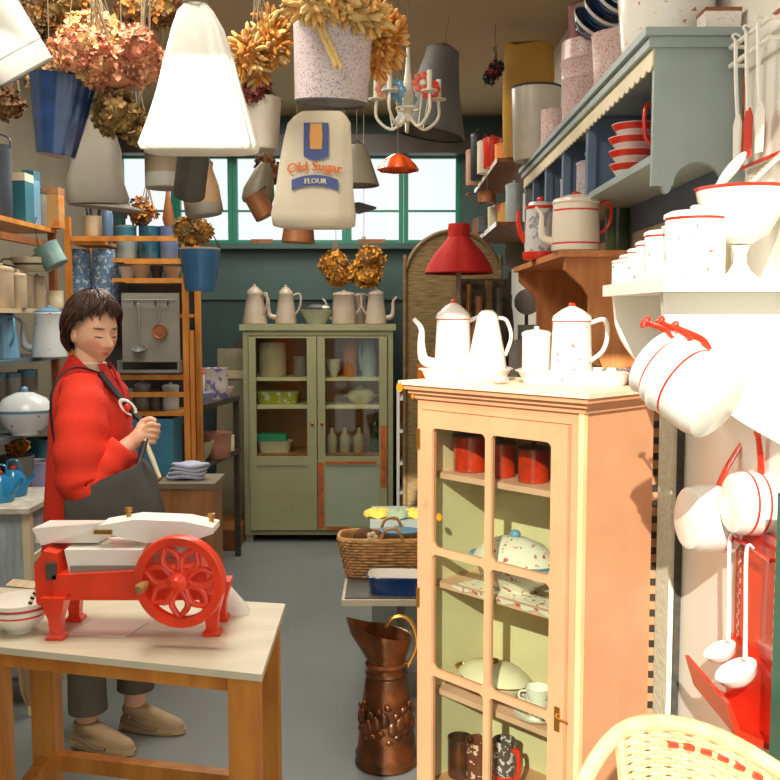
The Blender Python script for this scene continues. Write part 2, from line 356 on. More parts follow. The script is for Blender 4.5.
# teal half door at the far right edge
d = struct(M().bx(.827, .867, 1.5, 1.98, .02, 1.18).ob('door_1', tealp, bev=.006)); M().bx(.818, .827, 1.56, 1.92, .12, .55).ob('door_panel', tealp, d, bev=.004)

# ------------------------------------------------------------------ table (left front)
A = L(262, .75, 2.06); B = L(0, .75, 2.235); ax = Vector((B.x-A.x, B.y-A.y, 0)).normalized(); ay = Vector((-.01, 1, 0)).normalized()
wt, dt = .90, .52
t = T('work_table', 'orange wooden table with a cream top under the red slicer', 'table', (A.x, A.y, 0))
def tq(u, v): q = ax*u+ay*v; return (q.x, q.y)
def tprism(poly, z0, z1, nm, mm, bev=.004): return M().prism([tq(*p) for p in poly], z0, z1, 'z').ob(nm, mm, t, bev=bev)
tprism([(0, 0), (wt, 0), (wt, dt-.07), (0, dt)], .733, .75, 'tabletop', marble)
I = .012; lg = .075
for u, v in ((I, I), (wt-.13-lg, I), (I, dt-.03-lg), (wt-.13-lg, dt-.07-lg)):
    tprism([(u, v), (u+lg, v), (u+lg, v+lg), (u, v+lg)], 0, .7325, 'leg', woodor)
tprism([(I+lg, I+.012), (wt-.13-lg, I+.012), (wt-.13-lg, I+.034), (I+lg, I+.034)], .692, .7325, 'apron', woodor)
tprism([(wt-.165+.001, I+.012), (wt-.02, I+.012), (wt-.02, I+.034), (wt-.165+.001, I+.034)], .692, .7325, 'apron', woodor)
tprism([(I+lg, dt-.09), (wt-.13-lg, dt-.13), (wt-.13-lg, dt-.11), (I+lg, dt-.07)], .692, .7325, 'apron', woodor)
for u in (I+.02, wt-.13-lg+.02): tprism([(u, I+lg), (u+.022, I+lg), (u+.022, dt-.03-lg-.03), (u, dt-.03-lg-.03)], .692, .7325, 'apron', woodor)
tprism([(I+lg, dt-.105), (wt-.13-lg, dt-.125), (wt-.13-lg, dt-.085), (I+lg, dt-.065)], .238, .283, 'stretcher', woodor)
for u in (I+.02, wt-.13-lg+.02): tprism([(u, I+lg), (u+.035, I+lg), (u+.035, dt-.03-lg-.04), (u, dt-.03-lg-.04)], .238, .283, 'stretcher', woodor)
TZ = .7505

# ------------------------------------------------------------------ red slicer
Y0 = 2.36; s_ = Y0/F
def sx(px): return (px-128)*s_
o = L(128, TZ, Y0)
t = T('meat_slicer', 'red hand-cranked slicing machine with a big spoked wheel on the table', 'slicer', (o.x, Y0, TZ))
def zz(py): return Z(py, Y0)-TZ
# bed and column
M().prism([(sx(62), zz(592)), (sx(62), zz(568)), (sx(215), zz(560)), (sx(215), zz(592))], -.07, .07).ob('bed', redpaint, t, bev=.008)
M().prism([(sx(44), zz(596)), (sx(43), zz(560)), (sx(52), zz(545)), (sx(66), zz(548)), (sx(70), zz(600)), (sx(60), zz(606))], -.06, .06).ob('column', redpaint, t, bev=.006)
for px, y in ((64, -.06), (217, -.03), (64, .08), (217, .085)):
    x = sx(px); h = zz(588)
    M().loft([[(x+a*w, y+b*w, z) for a, b in ((-1, -1), (1, -1), (1, 1), (-1, 1))] for z, w in ((0, .022), (.008, .022), (.014, .014), (h*.45, .016), (h*.8, .026), (h, .03))]).ob('leg', redpaint, t, bev=.004)
# carriage plates on top
M().prism([(sx(36), 0), (sx(100), 0), (sx(103), .08), (sx(40), .08)], zz(543), zz(527), 'z').ob('carriage_plate', white, t, bev=.005)
M().prism([(sx(36), zz(527)), (sx(107), zz(521)), (sx(107), zz(526)), (sx(48), zz(543)), (sx(44), zz(543))], -.02, -.001).ob('carriage_plate', white, t, bev=.002)
M().prism([(sx(104), zz(533)), (sx(104), zz(523)), (sx(140), zz(517)), (sx(190), zz(519)), (sx(219), zz(525)), (sx(219), zz(531)), (sx(190), zz(541)), (sx(150), zz(540)), (sx(120), zz(533))], -.03, .06).ob('carriage_plate', whitep, t, bev=.004)
M().bx(sx(100), sx(118), -.036, -.03, zz(531), zz(527)).ob('catch', brass, t, bev=.002)
for px, py in ((128, 520), (213, 526)): M().lathe([(0, 0), (.006, 0), (.006, .014), (.01, .016), (.01, .026), (0, .028)], 12).ob('knob', brass, t, loc=(sx(px), .03, zz(py)))
# white tray body under the plates
M().prism([(sx(72), zz(545)), (sx(150), zz(545)), (sx(146), zz(576)), (sx(78), zz(576))], -.05, .09).ob('receiving_tray', white, t, bev=.006)
M().bx(sx(78), sx(144), -.056, -.05, zz(572), zz(560)).ob('tray_lip', greyen, t, bev=.003)
M().lathe([(0, 0), (.085, 0), (.09, .004), (.02, .012), (0, .012)], 32).ob('round_blade', chrome, t, loc=(sx(170), .05, zz(572)), rot=(PI/2, 0, 0))
M().bx(sx(56), sx(66), -.07, -.06, zz(572), zz(556)).ob('clamp', dgrey, t, bev=.003)
# flywheel
fw = T('flywheel', '', '', (0, 0, 0)); del fw['label'], fw['category']; fw.parent = t
q_ = XX(180, 581, Y0-.125); fw.location = (q_.x-o.x, -.125, q_.z-TZ); fw.rotation_euler = (0, 0, math.radians(-8))
m = M(); m.x = Matrix.Rotation(PI/2, 4, 'X'); Rw = 47.5*(Y0-.125)/F
m.lathe([(Rw*.80, -.014), (Rw*.97, -.016), (Rw, -.012), (Rw, .012), (Rw*.97, .016), (Rw*.80, .014), (Rw*.78, 0), (Rw*.80, -.014)], 64); m.ob('rim', redpaint, fw)
for i in range(7):
    m = M(); m.x = Matrix.Rotation(PI/2, 4, 'X') @ Matrix.Rotation(i*PI*2/7+.2, 4, 'Z')
    a = [(.018, 0, 0), (Rw*.35, .016, 0), (Rw*.55, .02, 0), (Rw*.8, .0, 0)]; b = [(p[0], -p[1], 0) for p in a]
    m.tube(a, [.007, .0085, .0085, .007], 8, 6); m.tube(b, [.007, .0085, .0085, .007], 8, 6); m.ob('spoke', redpaint, fw)
m = M(); m.x = Matrix.Rotation(PI/2, 4, 'X'); m.lathe([(0, -.02), (.02, -.02), (.024, -.012), (.024, .02), (.016, .026), (.01, .034), (0, .034)], 20); m.ob('hub', redpaint, fw)
m = M(); m.x = Matrix.Rotation(PI/2, 4, 'X'); m.lathe([(0, 0), (.007, 0), (.007, .012), (.012, .02), (.013, .045), (.009, .055), (0, .056)], 14); m.ob('crank_handle', woodtan, fw, loc=(-Rw*.7, -.012, -.006))
M().tube([(fw.location.x, -.11, fw.location.z), (fw.location.x, .02, fw.location.z)], .012, 10, 1).ob('axle', dgrey, t)
p = L(105, TZ, 2.37)
tag(M().prism([(-.085, -.05), (.07, -.075), (.1, .05), (-.05, .07)], 0, .0015, 'z').ob('magazine', paper, loc=(p.x, p.y, TZ+.0005)), 'open printed sheet of paper lying on the table under the slicer', 'magazine')
p = L(236, TZ, 2.5)
tag(M().loft([[(x*k+o, y*k, z) for x, y in ((-.028, -.025), (.0, -.032), (.03, -.02), (.03, .022), (0, .03), (-.026, .02))] for k, o, z in ((1.1, .004, 0), (1, .0, .012), (.6, -.012, .045), (.15, -.02, .075))]).ob('folded_cloth', linen, loc=(p.x, p.y, TZ)), 'crumpled white cloth behind the right foot of the red slicer', 'cloth')
# two bowls with beaded string
p = L(20, TZ, 2.36)
for k, (dz, r, lab) in enumerate(((0, .076, 'lower white enamel bowl with a red line, at the left end of the table'), (.019, .079, 'upper white enamel bowl nested in another, holding a beaded black and white string'))):
    pot('enamel_bowl', lab, 'bowl', (p.x, p.y, TZ+dz), bowlp(r, .062), white, red, [(.044, .050)], group='bowls beside the slicer')
m = M(); pts = catmull([(.03, -.03, .034), (.045, -.02, .075), (.06, .0, .1), (.075, .02, .108), (.072, .025, .08), (.05, .01, .06)], 7)
for i, q in enumerate(pts): m.mi = i % 2; m.ball(q, .0058, 8, 6)
tag(m.ob('bead_string', [black, cream], loc=(p.x, p.y, TZ+.02)), 'black and white beaded string drooping over the rim of the bowl', 'beads')
# cloth hung over the back edge of the table
m = M(); u0 = wt-.065
def cq(x, off, z): p = ax*(u0+x)+ay*(dt-.07+.07*(u0+x)/wt+off); return (p.x, p.y, z)
xs = [-1+.2*i for i in range(11)]
m.loft([[cq(x*w, off+.005*math.sin(x*9+z*7)*(1 if z < .7 else 0), z) for x in xs]+[cq(x*w, off+.004+.005*math.sin(x*9+z*7)*(1 if z < .7 else 0), z+(.003 if z > .74 else 0)) for x in xs[::-1]] for off, z, w in ((-.05, .7508, .05), (.006, .7512, .05), (.009, .72, .05), (.009, .6, .052), (.009, .5, .05), (.009, .40, .036), (.009, .36, .016))])
tag(m.ob('linen_cloth', mat('striped_linen', (206, 184, 150), .9, var=.15, vs=10, sxyz=(12, 1, .3)), loc=(A.x, A.y, 0)), 'beige striped linen cloth hanging over the back edge of the table', 'cloth')

# ------------------------------------------------------------------ pink display cabinet
th = math.radians(-46.8); cw, cd, chh = .63, .348, 1.295
o = Vector((.088, 2.96, 0))
def cabw(x, y, z): return Vector((o.x+x*math.cos(th)-y*math.sin(th), o.y+x*math.sin(th)+y*math.cos(th), z))
cab = T('display_cabinet', 'tall salmon-pink display cabinet with a glazed six-pane door', 'cabinet', o, th)
def cb(nm, boxes, mm=salmon, bev=.003, par=None):
    m = M()
    for q in boxes: m.bx(*q)
    return m.ob(nm, mm, par or cab, bev=bev)
cb('side_panel', [(0, .018, .02, cd, .04, chh)]); cb('side_panel', [(cw-.018, cw, .02, cd, .04, chh)])
cb('back_panel', [(.018, cw-.018, cd-.012, cd, .04, chh)], salmonin)
cb('face_frame', [(0, .022, 0, .0195, .04, chh), (cw-.04, cw, 0, .0195, .04, chh), (.022, cw-.04, 0, .0195, 1.262, chh), (.022, cw-.04, 0, .0195, .0, .035)])
cb('corner_moulding', [(cw-.012, cw+.004, -.006, .012, .04, chh)], mat('cream_edge', (240, 206, 150), .45))
cb('plinth', [(0, cw, .02, cd, 0, .04)])
cb('inside_lining', [(.0185, .022, .02, cd-.013, .04, chh-.01), (cw-.022, cw-.0185, .02, cd-.013, .04, chh-.01)], salmonin, 0)
for e, z0, z1 in ((.010, chh, chh+.016), (.022, chh+.016, chh+.03), (.036, chh+.03, chh+.044)): cb('cornice', [(-e, cw+e, -e, cd, z0, z1)])
cb('top_board', [(-.044, cw+.044, -.044, cd, chh+.044, chh+.056)], mat('white_worn_top', (236, 216, 186), .5, var=.1, vs=20))
CT = chh+.0565
for z in (1.055, .70, .345):
    cb('shelf', [(.022, cw-.022, .06, cd-.013, z-.018, z)], shelfpk)
# door
x0, x1 = .024, cw-.042; st_ = .052; gx0, gx1 = x0+st_, x1-.055
door = cb('door', [(x0, gx0, -.014, .006, .036, 1.26), (gx1, x1, -.014, .006, .036, 1.26), (gx0, gx1, -.014, .006, 1.208, 1.26), (gx0, gx1, -.014, .006, .036, .052)], bev=.003)
mx_ = (gx0+gx1)/2
cb('muntin', [(mx_-.011, mx_+.011, -.0135, .005, .052, 1.208)], par=door)
for zc in (.822, .432): cb('muntin', [(gx0, mx_-.011, -.0135, .005, zc-.011, zc+.011), (mx_+.011, gx1, -.0135, .005, zc-.011, zc+.011)], par=door)
for xa, xb in ((gx0, mx_-.011), (mx_+.011, gx1)):
    for za, zb in ((.052, .421), (.443, .811), (.833, 1.208)):
        cb('pane', [(xa, xb, -.004, -.001, za, zb)], cgl, 0, door)
        q = .018
        for sx_, cx_, sz_, cz_ in ((1, xa, 1, za), (-1, xb, 1, za), (1, xa, -1, zb), (-1, xb, -1, zb)):
            arc = [(cx_+sx_*(q-q*math.cos(a)), cz_+sz_*(q-q*math.sin(a))) for a in [PI/2*i/6 for i in range(7)]]
            M().prism([(cx_, cz_)]+arc, -.0135, .004).ob('corner_piece', salmon, door)
for z in (1.17, .66): cb('hinge', [(.012, .026, -.018, -.0, z-.03, z+.03)], brass, .002, door)
cb('lock_plate', [(x1-.03, x1-.012, -.017, -.014, .40, .47)], brass, .001, door)
M().tube([(x1-.02, -.017, .45), (x1-.012, -.03, .445), (x1+.02, -.024, .44)], .004, 6).ob('latch', brass, door)
p = cabw(.12, -.0055, .925)
m = M(); m.x = Matrix.Rotation(PI/2, 4, 'X'); m.lathe([(0, 0), (.011, 0), (.011, .001), (0, .001)], 20)
st1 = tag(m.ob('price_sticker', orange, loc=cabw(.10, -.0045, .93), rot=(0, 0, th)), 'round orange sticker on a door pane of the pink cabinet', 'sticker')
for k, (x, z, r, lab) in enumerate(((-.03, CT-.022, .014, 'larger orange price tag dangling at the left end of the cabinet cornice'), (-.006, CT-.05, .007, 'tiny orange price tag under the cornice of the pink cabinet'))):
    q = cabw(x, -.05 if k == 0 else -.016, z); tt = T('price_tag', lab, 'tag', q, th, 'orange price tags')
    m = M(); m.x = Matrix.Rotation(PI/2, 4, 'X'); m.lathe([(0, 0), (r, 0), (r, .002), (0, .002)], 16); m.ob('tag_disc', orange, tt)
    M().tube([(0, 0, r*.8), (0, .003, r*.8+.01)], .001, 5, 1).ob('loop', string, tt)
# contents
def inc(x, y, z): return cabw(x, y, z)
for x, y, r, h, lab in ((.082, .16, .056, .135, 'largest red canister, leftmost on the top shelf in the pink cabinet'), (.215, .15, .047, .125, 'second red canister from the left in the pink cabinet'), (.345, .15, .047, .12, 'third red canister from the left in the pink cabinet'), (.475, .15, .047, .115, 'rightmost red canister on the cabinet top shelf, half hidden by the door stile')):
    canister('canister', lab, inc(x, y, 1.0555), r, h, canred, mat('dark_lid', (84, 34, 24), .35), group='red canisters in the cabinet')
p = inc(.30, .19, .7005)
d = tag(M().prism([(-.2, -.105), (.22, -.105), (.22, .12), (-.2, .12)], 0, .002, 'z').prism([(-.2+i*.042, -.002-.012*(i % 2)) for i in range(11)]+[(.22, .003), (-.2, .003)], -.1342, -.133).ob('shelf_cloth', floral, loc=p, rot=(0, 0, th)), 'white floral shelf cloth under the tureen in the pink cabinet', 'cloth')
tureen('soup_tureen', 'flowered soup tureen with a light blue knob inside the pink cabinet', inc(.26, .17, .703), .115, .185, floral, ltblue, yaw=th, bandm=ltblue)
p = inc(.19, .16, .3455)
tureen('covered_dish', 'oval cream covered dish with gilt edge on the low cabinet shelf', p, .10, .115, cream, brass, 1.3, th, 'dish', brass)
p = inc(.40, .11, .3455)
pot('saucer', 'white saucer under the white teacup in the cabinet', 'saucer', p, [(0, 0), (.035, 0), (.06, .008), (.07, .018)], white, group=None)
pot('teacup', 'white teacup on its saucer on the low cabinet shelf', 'cup', p+Vector((0, 0, .0035)), bowlp(.042, .062, .55), white, handle=.016, yaw=th, hm=white)
pot('teacup', 'white teacup stacked crookedly inside the other teacup in the cabinet', 'cup', p+Vector((.003, .003, .041)), bowlp(.040, .055, .55), white, handle=.016, yaw=th+1, hm=white)
p = inc(.475, .27, .3455); tt = tin('book', 'upright red book at the right of the low cabinet shelf', p, .022, .11, .19, red, red, th, 'book')
p = inc(.535, .27, .3455)
bottle('vase', 'green patterned vase beside the red book in the cabinet', p, .036, .18, mat('leafy_vase', (206, 214, 180), .3, speck=(30, .5, (90, 140, 50))), None, None, 'vase')
for k, (x, y, r, mm, lab) in enumerate(((.07, .13, .04, copper, 'small copper cup at the left bottom of the pink cabinet'), (.13, .16, .045, mat('brown_glaze', (110, 60, 40), .3, speck=(40, .6, (220, 190, 170))), 'brown speckled mug on the floor of the pink cabinet'), (.25, .14, .035, mat('dark_patterned', (90, 76, 76), .3, speck=(70, .55, (214, 205, 200))), 'tall dark patterned jug with a red stripe at the cabinet bottom'))):
    pot('mug', lab, 'mug', inc(x, y, .0405), cyl(r, .13+.05*(k == 2)), mm, red, [(.05, .07)] if k == 2 else (), handle=.02, yaw=th+PI)

# things on the pink cabinet
dish('tray', 'oval white tray with a red rim under the coffee pot, left on the pink cabinet', 'tray', L(466, CT, 3.0)+Vector((0, 0, .0005)), .285, .18, .034, wpale, wpale, -.25)
dish('tray', 'oval white tray holding the tall mug, right on the pink cabinet', 'tray', L(575, CT, 2.82)+Vector((0, 0, .0005)), .34, .2, .04, wpale, wpale, -.3)
p = L(453, CT+.0075, 3.01)
coffee('coffee_pot', 'white enamel coffee pot with red bands and curved spout on the pink cabinet', p, .248, .060, .053, wpale, red, PI, [(.735, .75)], handle=True, cone=.22)
p = L(487, CT+.0075, 2.96)
t = T('conical_jug', 'white conical enamel jug beside the spouted coffee pot on the pink cabinet', 'jug', p)
M().lathe([(0, 0), (.062, 0), (.065, .006), (.058, .06), (.045, .13), (.03, .2), (.018, .212), (0, .214)], 26).ob('body', wpale, t)
M().tube([(.034, 0, .19), (.06, .0, .18), (.075, 0, .13), (.057, 0, .07)], .006, 8).ob('handle', wpale, t)
p = L(536, CT+.0075, 2.85)
canister('tall_mug', 'plain white lidded cylinder in front of the coffee pot on the right tray', p, .043, .165, white, white, group=None)
p = L(571, CT+.0075, 2.79)
coffee('coffee_pot', 'white enamel coffee pot with red speckled side on the right-hand tray', p, .235, .062, .056, wred, red, PI*.93, [(.755, .77)], cone=.2, spout=False)
p = L(500, CT, 2.80)
tag(M().ball((0, 0, .012), (.028, .02, .012)).ob('butter_dish', pinksp, loc=(p.x, p.y, CT+.0005)), 'small pinkish dish lying between the two trays on the cabinet', 'dish')
p = L(627, CT, 2.83); p = cabw(.575, .315, CT+.0005)
t = T('flower_ornament', 'little pink china flower ornament on the back corner of the pink cabinet', 'ornament', p)
M().lathe([(0, 0), (.016, 0), (.012, .012), (.004, .03), (0, .03)], 14).ob('foot', darkred, t)
M().ball((-.008, 0, .04), (.02, .018, .014)).ball((.012, .006, .045), (.014, .014, .012)).ball((0, -.012, .034), (.012, .012, .01)).ob('blossom', pinksp, t)
# ------------------------------------------------------------------ sage green cabinet at the back
GY = 6.35; gx0, gx1 = -.993, .02; gw = gx1-gx0
g = T('glazed_cupboard', 'sage green double-door cupboard with glazed upper panels against the back wall', 'cupboard', (gx0, GY, 0))
def gq(px): return (px-390)/F*GY-gx0
def gz(py): return Z(py, GY)
def gb(nm, bl, mm=olive, bev=.004, par=None):
    m = M()
    for q in bl: m.bx(*q)
    return m.ob(nm, mm, par or g, bev=bev)
GT = 1.49
gb('side_panel', [(0, .02, .02, .42, .06, GT-.04)]); gb('side_panel', [(gw-.02, gw, .02, .42, .06, GT-.04)])
gb('back_panel', [(.02, gw-.02, .41, .42, .06, GT-.04)], mat('warm_inside_wood', (206, 144, 92), .5, var=.1)); gb('top', [(-.02, gw+.02, -.02, .42, GT-.04, GT)]); gb('bottom', [(.0, gw, .0, .42, .05, .075)])
for x in (.0, gw-.05): gb('foot', [(x, x+.05, .02, .07, 0, .05)]); gb('foot', [(x, x+.05, .36, .41, 0, .05)])
gb('face_frame', [(0, .035, 0, .02, .075, GT-.04), (gw-.035, gw, 0, .02, .075, GT-.04), (.035, gw-.035, 0, .02, GT-.075, GT-.04)])
dm = gq(317)
for k, (xa, xb, pa, pb) in enumerate(((.04, dm-.003, 256, 307), (dm+.003, gw-.04, 325, 379))):
    a, b_ = gq(pa), gq(pb); zb, zt_ = gz(456), gz(338); d = gb('door', [(xa, a, -.02, -.002, .085, GT-.08), (b_, xb, -.02, -.002, .085, GT-.08), (a, b_, -.02, -.002, zt_, GT-.08), (a, b_, -.02, -.002, gz(465), zb), (a, b_, -.02, -.002, .085, .12)])
    gb('door_panel', [(a, b_, -.012, -.004, .12, gz(465))], olive if k == 0 else olive2, .002, d)
    gb('pane', [(a, b_, -.012, -.008, zb, zt_)], cgl, 0, d)
    M().ball((xb-.03 if k == 0 else xa+.03, -.03, .82), .012, 10, 6).ob('knob', brass, d)
    if k:
        gb('bare_strip', [(xa+.002, a-.012, -.0225, -.0195, .10, gz(462))], rust, .001, d); gb('bare_strip', [(b_+.01, xb-.004, -.0225, -.0195, .38, gz(425))], rust, .001, d)
        gb('bare_strip', [(a, b_-.02, -.0225, -.0195, gz(463.5), gz(461))], rust, .001, d); gb('bare_strip', [(a, a+.16, -.0225, -.0195, .09, .11)], rust, .001, d)
GS = {}
for py in (378, 406, 455):
    z = gz(py)
    gb('shelf', [(.021, gw-.021, .03, .408, z-.022, z)], creamp if py < 455 else woodtan, .002); GS[py] = z+.0005
def gi(px, sh, y=.16): p = L(px, GS[sh], GY+y); return Vector((p.x, GY+y, GS[sh]))
pot('crock', 'beige crock with a brown rim behind the left glazed door of the green cupboard', 'crock', gi(273, 378), cyl(.095, .255), beige, coppr2, [(.235, .256)])
pot('jam_pot', 'small grey pot beside the crock in the green cupboard', 'pot', gi(300, 378), cyl(.045, .14), greyen)
dish('dish', 'long yellow-green dish on the middle shelf of the green cupboard', 'dish', gi(278, 406), .30, .16, .085, mat('yellow_green_glaze', (170, 170, 60), .35, speck=(20, .6, (225, 215, 190))), cream)
dish('butter_dish', 'white butter dish with green top at the bottom left of the green cupboard', 'dish', gi(275, 455), .24, .14, .075, cream, cream)
p = gi(273, 455); tag(M().bx(-.10, .10, -.06, .06, 0, .05).ob('green_box', mat('green_box', (60, 160, 120), .6), loc=(p.x, p.y, p.z+.079), bev=.004), 'flat mint green box on the white dish in the green cupboard', 'box')
pot('vase', 'tall orange vase behind the right glazed door of the green cupboard', 'vase', gi(350, 378), [(0, 0), (.05, 0), (.045, .1), (.055, .2), (.045, .25)], mat('orange_glaze', (206, 120, 40), .35, var=.2))
pot('jug', 'grey-blue glass jug at the right of the upper shelf in the green cupboard', 'jug', gi(369, 378), [(0, 0), (.05, 0), (.055, .1), (.045, .2), (.04, .255)], ice, handle=.02)
pot('cup', 'pale cup left of the orange vase in the green cupboard', 'cup', gi(334, 378), bowlp(.05, .12), cream)
tureen('covered_dish', 'cream covered vegetable dish on the right middle shelf of the green cupboard', gi(361, 406), .085, .13, cream, cream, 1.15)
for k, (px, lab) in enumerate(((332, 'leftmost of three cream stoneware bottles in the green cupboard'), (345, 'middle of three cream stoneware bottles in the green cupboard'), (359, 'rightmost of three cream stoneware bottles in the green cupboard'))):
    bottle('stoneware_bottle', lab, gi(px, 455, .12), .036, .19, beige, bottleg, 'stoneware bottles')
bottle('green_bottle', 'tall green glass bottle at the right edge of the green cupboard', gi(375, 455, .14), .03, .3, bottleg)
# on top of it
def gt(px, y=.15): p = L(px, GT, GY+y); return Vector((p.x, GY+y, GT+.0005))
dullp = mat('dull_mauve_enamel', (172, 156, 138), .35, var=.08)
coffee('coffee_pot', 'beige coffee pot, leftmost on the green cupboard', gt(255), .275, .085, .055, dullp, yaw=2.6, cone=.22, group='pots on the green cupboard', spout=False)
coffee('coffee_pot', 'beige coffee pot with spout to the left, second from left on the green cupboard', gt(286), .27, .075, .05, dullp, yaw=PI, cone=.22, group='pots on the green cupboard')
p = gt(317); pot('bowl', 'wide pale green bowl between the pots on the green cupboard', 'bowl', p, bowlp(.115, .10, .6), mat('pale_green_glaze', (156, 160, 138), .35), brass)
t = T('dove_ornament', 'white and dark bird ornament in the bowl on the green cupboard', 'ornament', p+Vector((0, 0, .0085)))
M().ball((0, 0, .10), (.07, .035, .03)).ball((.06, 0, .11), (.03, .02, .018)).ball((-.02, 0, .05), (.03, .03, .05)).ob('body', dgrey, t); M().ball((.055, -.01, .105), (.035, .022, .014)).ob('wing', cream, t)
coffee('coffee_pot', 'fat grey coffee pot under the yellow pompons on the green cupboard', gt(344), .235, .085, .075, dullp, yaw=PI, cone=.12, group='pots on the green cupboard')
pot('milk_can', 'plain beige can squeezed between two coffee pots on the green cupboard', 'can', gt(357.5, .28), cyl(.06, .22), dullp)
coffee('coffee_pot', 'beige coffee pot with spout to the right, rightmost on the green cupboard', gt(376), .25, .075, .052, dullp, yaw=0, cone=.16, group='pots on the green cupboard')
ylw = [mat('dry_yellow', (206, 146, 46), .8, var=.2), mat('dry_ochre', (184, 124, 36), .8, var=.2), mat('dry_brown', (150, 104, 44), .8)]
for px, py, r, lab in ((336, 268, .118, 'left of two round yellow pompons of dried flowers above the green cupboard'), (364, 266, .128, 'right, taller of two yellow pompons of dried flowers above the green cupboard')):
    p = XX(px, py, GY+.17); bunch(lab, p, (r, r*.8, r*1.05), ylw, 330, .03, 2.98, 'yellow pompons', 4, 'dried_pompon')

# ------------------------------------------------------------------ dark two-tier rack, left rear
t = T('rack', 'dark two-tier rack beyond the wooden shelf unit at the back left', 'rack', (-1.62, 5.25, 0)); rw, rd = .66, .75
for z in (.70, 1.04): M().prism([(0, 0), (rw-.12, 0), (rw, rd), (0, rd)], z-.03, z, 'z').ob('shelf', wooddk, t, bev=.004)
for x, y in ((0, 0), (rw-.16, .005), (rw-.04, rd-.04), (0, rd-.04)): M().bx(x, x+.035, y, y+.035, 0, 1.01).ob('leg', wooddk, t)
def rk(px, z, Y): p = L(px, z, Y); return Vector((p.x, Y, z+.0005))
canister('jar', 'red and white lidded jar on the top of the dark rack at the back left', rk(196, 1.04, 5.6), .055, .2, wred, red, cat='jar')
pot('flower_vase', 'square lilac flowered pot on the top of the dark rack', 'pot', rk(214, 1.04, 5.75), cyl(.085, .19), mat('lilac_flower', (190, 182, 176), .4, speck=(18, .55, (110, 100, 150))))
pot('bowl', 'shallow lilac bowl at the front of the dark rack top', 'bowl', rk(201, 1.04, 5.4), bowlp(.085, .07), lilac)
pot('bowl', 'small pink patterned bowl at the right of the dark rack top', 'bowl', rk(224, 1.04, 5.8), bowlp(.06, .07), pinksp)
pot('bowl', 'pinkish terracotta pot on the lower tier of the dark rack', 'pot', rk(216, .70, 5.6), cyl(.085, .15, .095), mat('terracotta', (170, 116, 96), .6))
pot('bowl', 'cream bowl on the lower tier of the dark rack', 'bowl', rk(199, .70, 5.45), bowlp(.09, .12), beige)
pot('mug', 'white mug on the right of the lower tier of the dark rack', 'mug', rk(229, .70, 5.88), cyl(.035, .10), cream, handle=.02)
t = T('leaning_board', 'tall beige board leaning between the dark rack and the green cupboard', 'board', (-1.255, 6.68, 0), rot=(math.radians(-7), 0, 0)); M().bx(0, .22, 0, .025, 0, 1.32).ob('board', mat('drab_board', (126, 118, 94), .7, var=.12), t, bev=.004); M().bx(.02, .2, -.012, -.001, 1.1, 1.16).ob('batten', beige, t)
struct(M().bx(-1.6, -1.0, 6.1, 6.62, 0, .14).ob('trim_9', woodbr, bev=.006))

# ------------------------------------------------------------------ wooden shelf unit facing us on the left
UY = 4.6; ux0, ux1 = -1.58, -.985; ud = .32
u = T('shelf_unit', 'open orange-brown wooden shelf unit behind the woman', 'shelf', (ux0, UY, 0)); uw = ux1-ux0
for x, y in ((0, 0), (uw-.028, 0), (0, ud-.028), (uw-.028, ud-.028)): M().bx(x, x+.028, y, y+.028, 0, 2.03 if y == 0 else 1.98).ob('post', woodor, u, bev=.002)
M().bx(uw+.004, uw+.022, .01, .03, 0, 1.48).ob('batten', woodor, u, bev=.002)
UZ = {'a': 1.915, 'b': 1.83, 'c': 1.735, 'd': 1.075, 'e': .75, 'f': 1.56}
def us(k, x0, x1, th=.018, mm=woodor): z = UZ[k]; M().bx(x0, x1, .0285, ud-.0285, z-th, z).ob('shelf', mm, u, bev=.002)
us('a', .03, .19); us('b', .22, uw-.03); us('c', .22, uw-.03); us('f', .03, uw-.03); us('d', .03, uw-.03); us('e', .03, uw-.03)
for z0 in (1.925, 1.722, 1.815): M().bx(.03 if z0 > 1.9 else .29, uw-.0285, .002, .02, z0-.012, z0+.012).ob('rail', woodor, u, bev=.002)
for z0 in (1.25, 1.165): M().bx(.03, uw-.0285, .002, .02, z0-.012, z0+.012).ob('rail', woodor, u, bev=.002)
M().bx(.0, uw, ud+.001, ud+.012, .1, 1.72).ob('back_board', mat('board_dark', (70, 72, 68), .7, var=.2), u)
def ui(px, k, y=.15): p = L(px, UZ[k], UY+y); return Vector((p.x, UY+y, UZ[k]+.0005))
def utensils(par, r, h, n, mms, L0=.22):
    for i in range(n):
        a = i*2.4; x, y = r*.55*math.cos(a), r*.55*math.sin(a); l = L0*R.uniform(.8, 1.15); mm = mms[i % len(mms)]
        e = (x*1.9, y*1.9, h*.3+l)
        m = M(); m.tube([(x*.5, y*.5, .02), (x*1.2, y*1.2, h*.3+l*.6), e], .0045, 6, 2)
        (m.ball(e, (.026, .012, .032)) if i % 2 else m.box(e, (.045, .006, .07), (0, R.uniform(-.4, .4), 0)))
        tag(m.ob('kitchen_utensil', mm, loc=par.location), '%s %s standing in %s' % (['dark spatula', 'dark ladle', 'black spatula', 'blue-black ladle', 'pale spatula', 'grey ladle', 'dark slice'][i], 'with a long handle', par['label'].split(' on ')[0].split(' behind ')[0]), 'utensil', 'utensils in the crocks')
k = pot('utensil_crock', 'beige crock full of dark utensils on the wooden shelf unit', 'crock', ui(94, 'a'), cyl(.05, .13), beige); utensils(k, .05, .13, 5, [black, navy, dgrey, black])
bottle('bottle', 'slim tall blue bottle beside the utensil crock', ui(108, 'a', .1), .027, .23, mat('slate_blue', (86, 112, 144), .3))
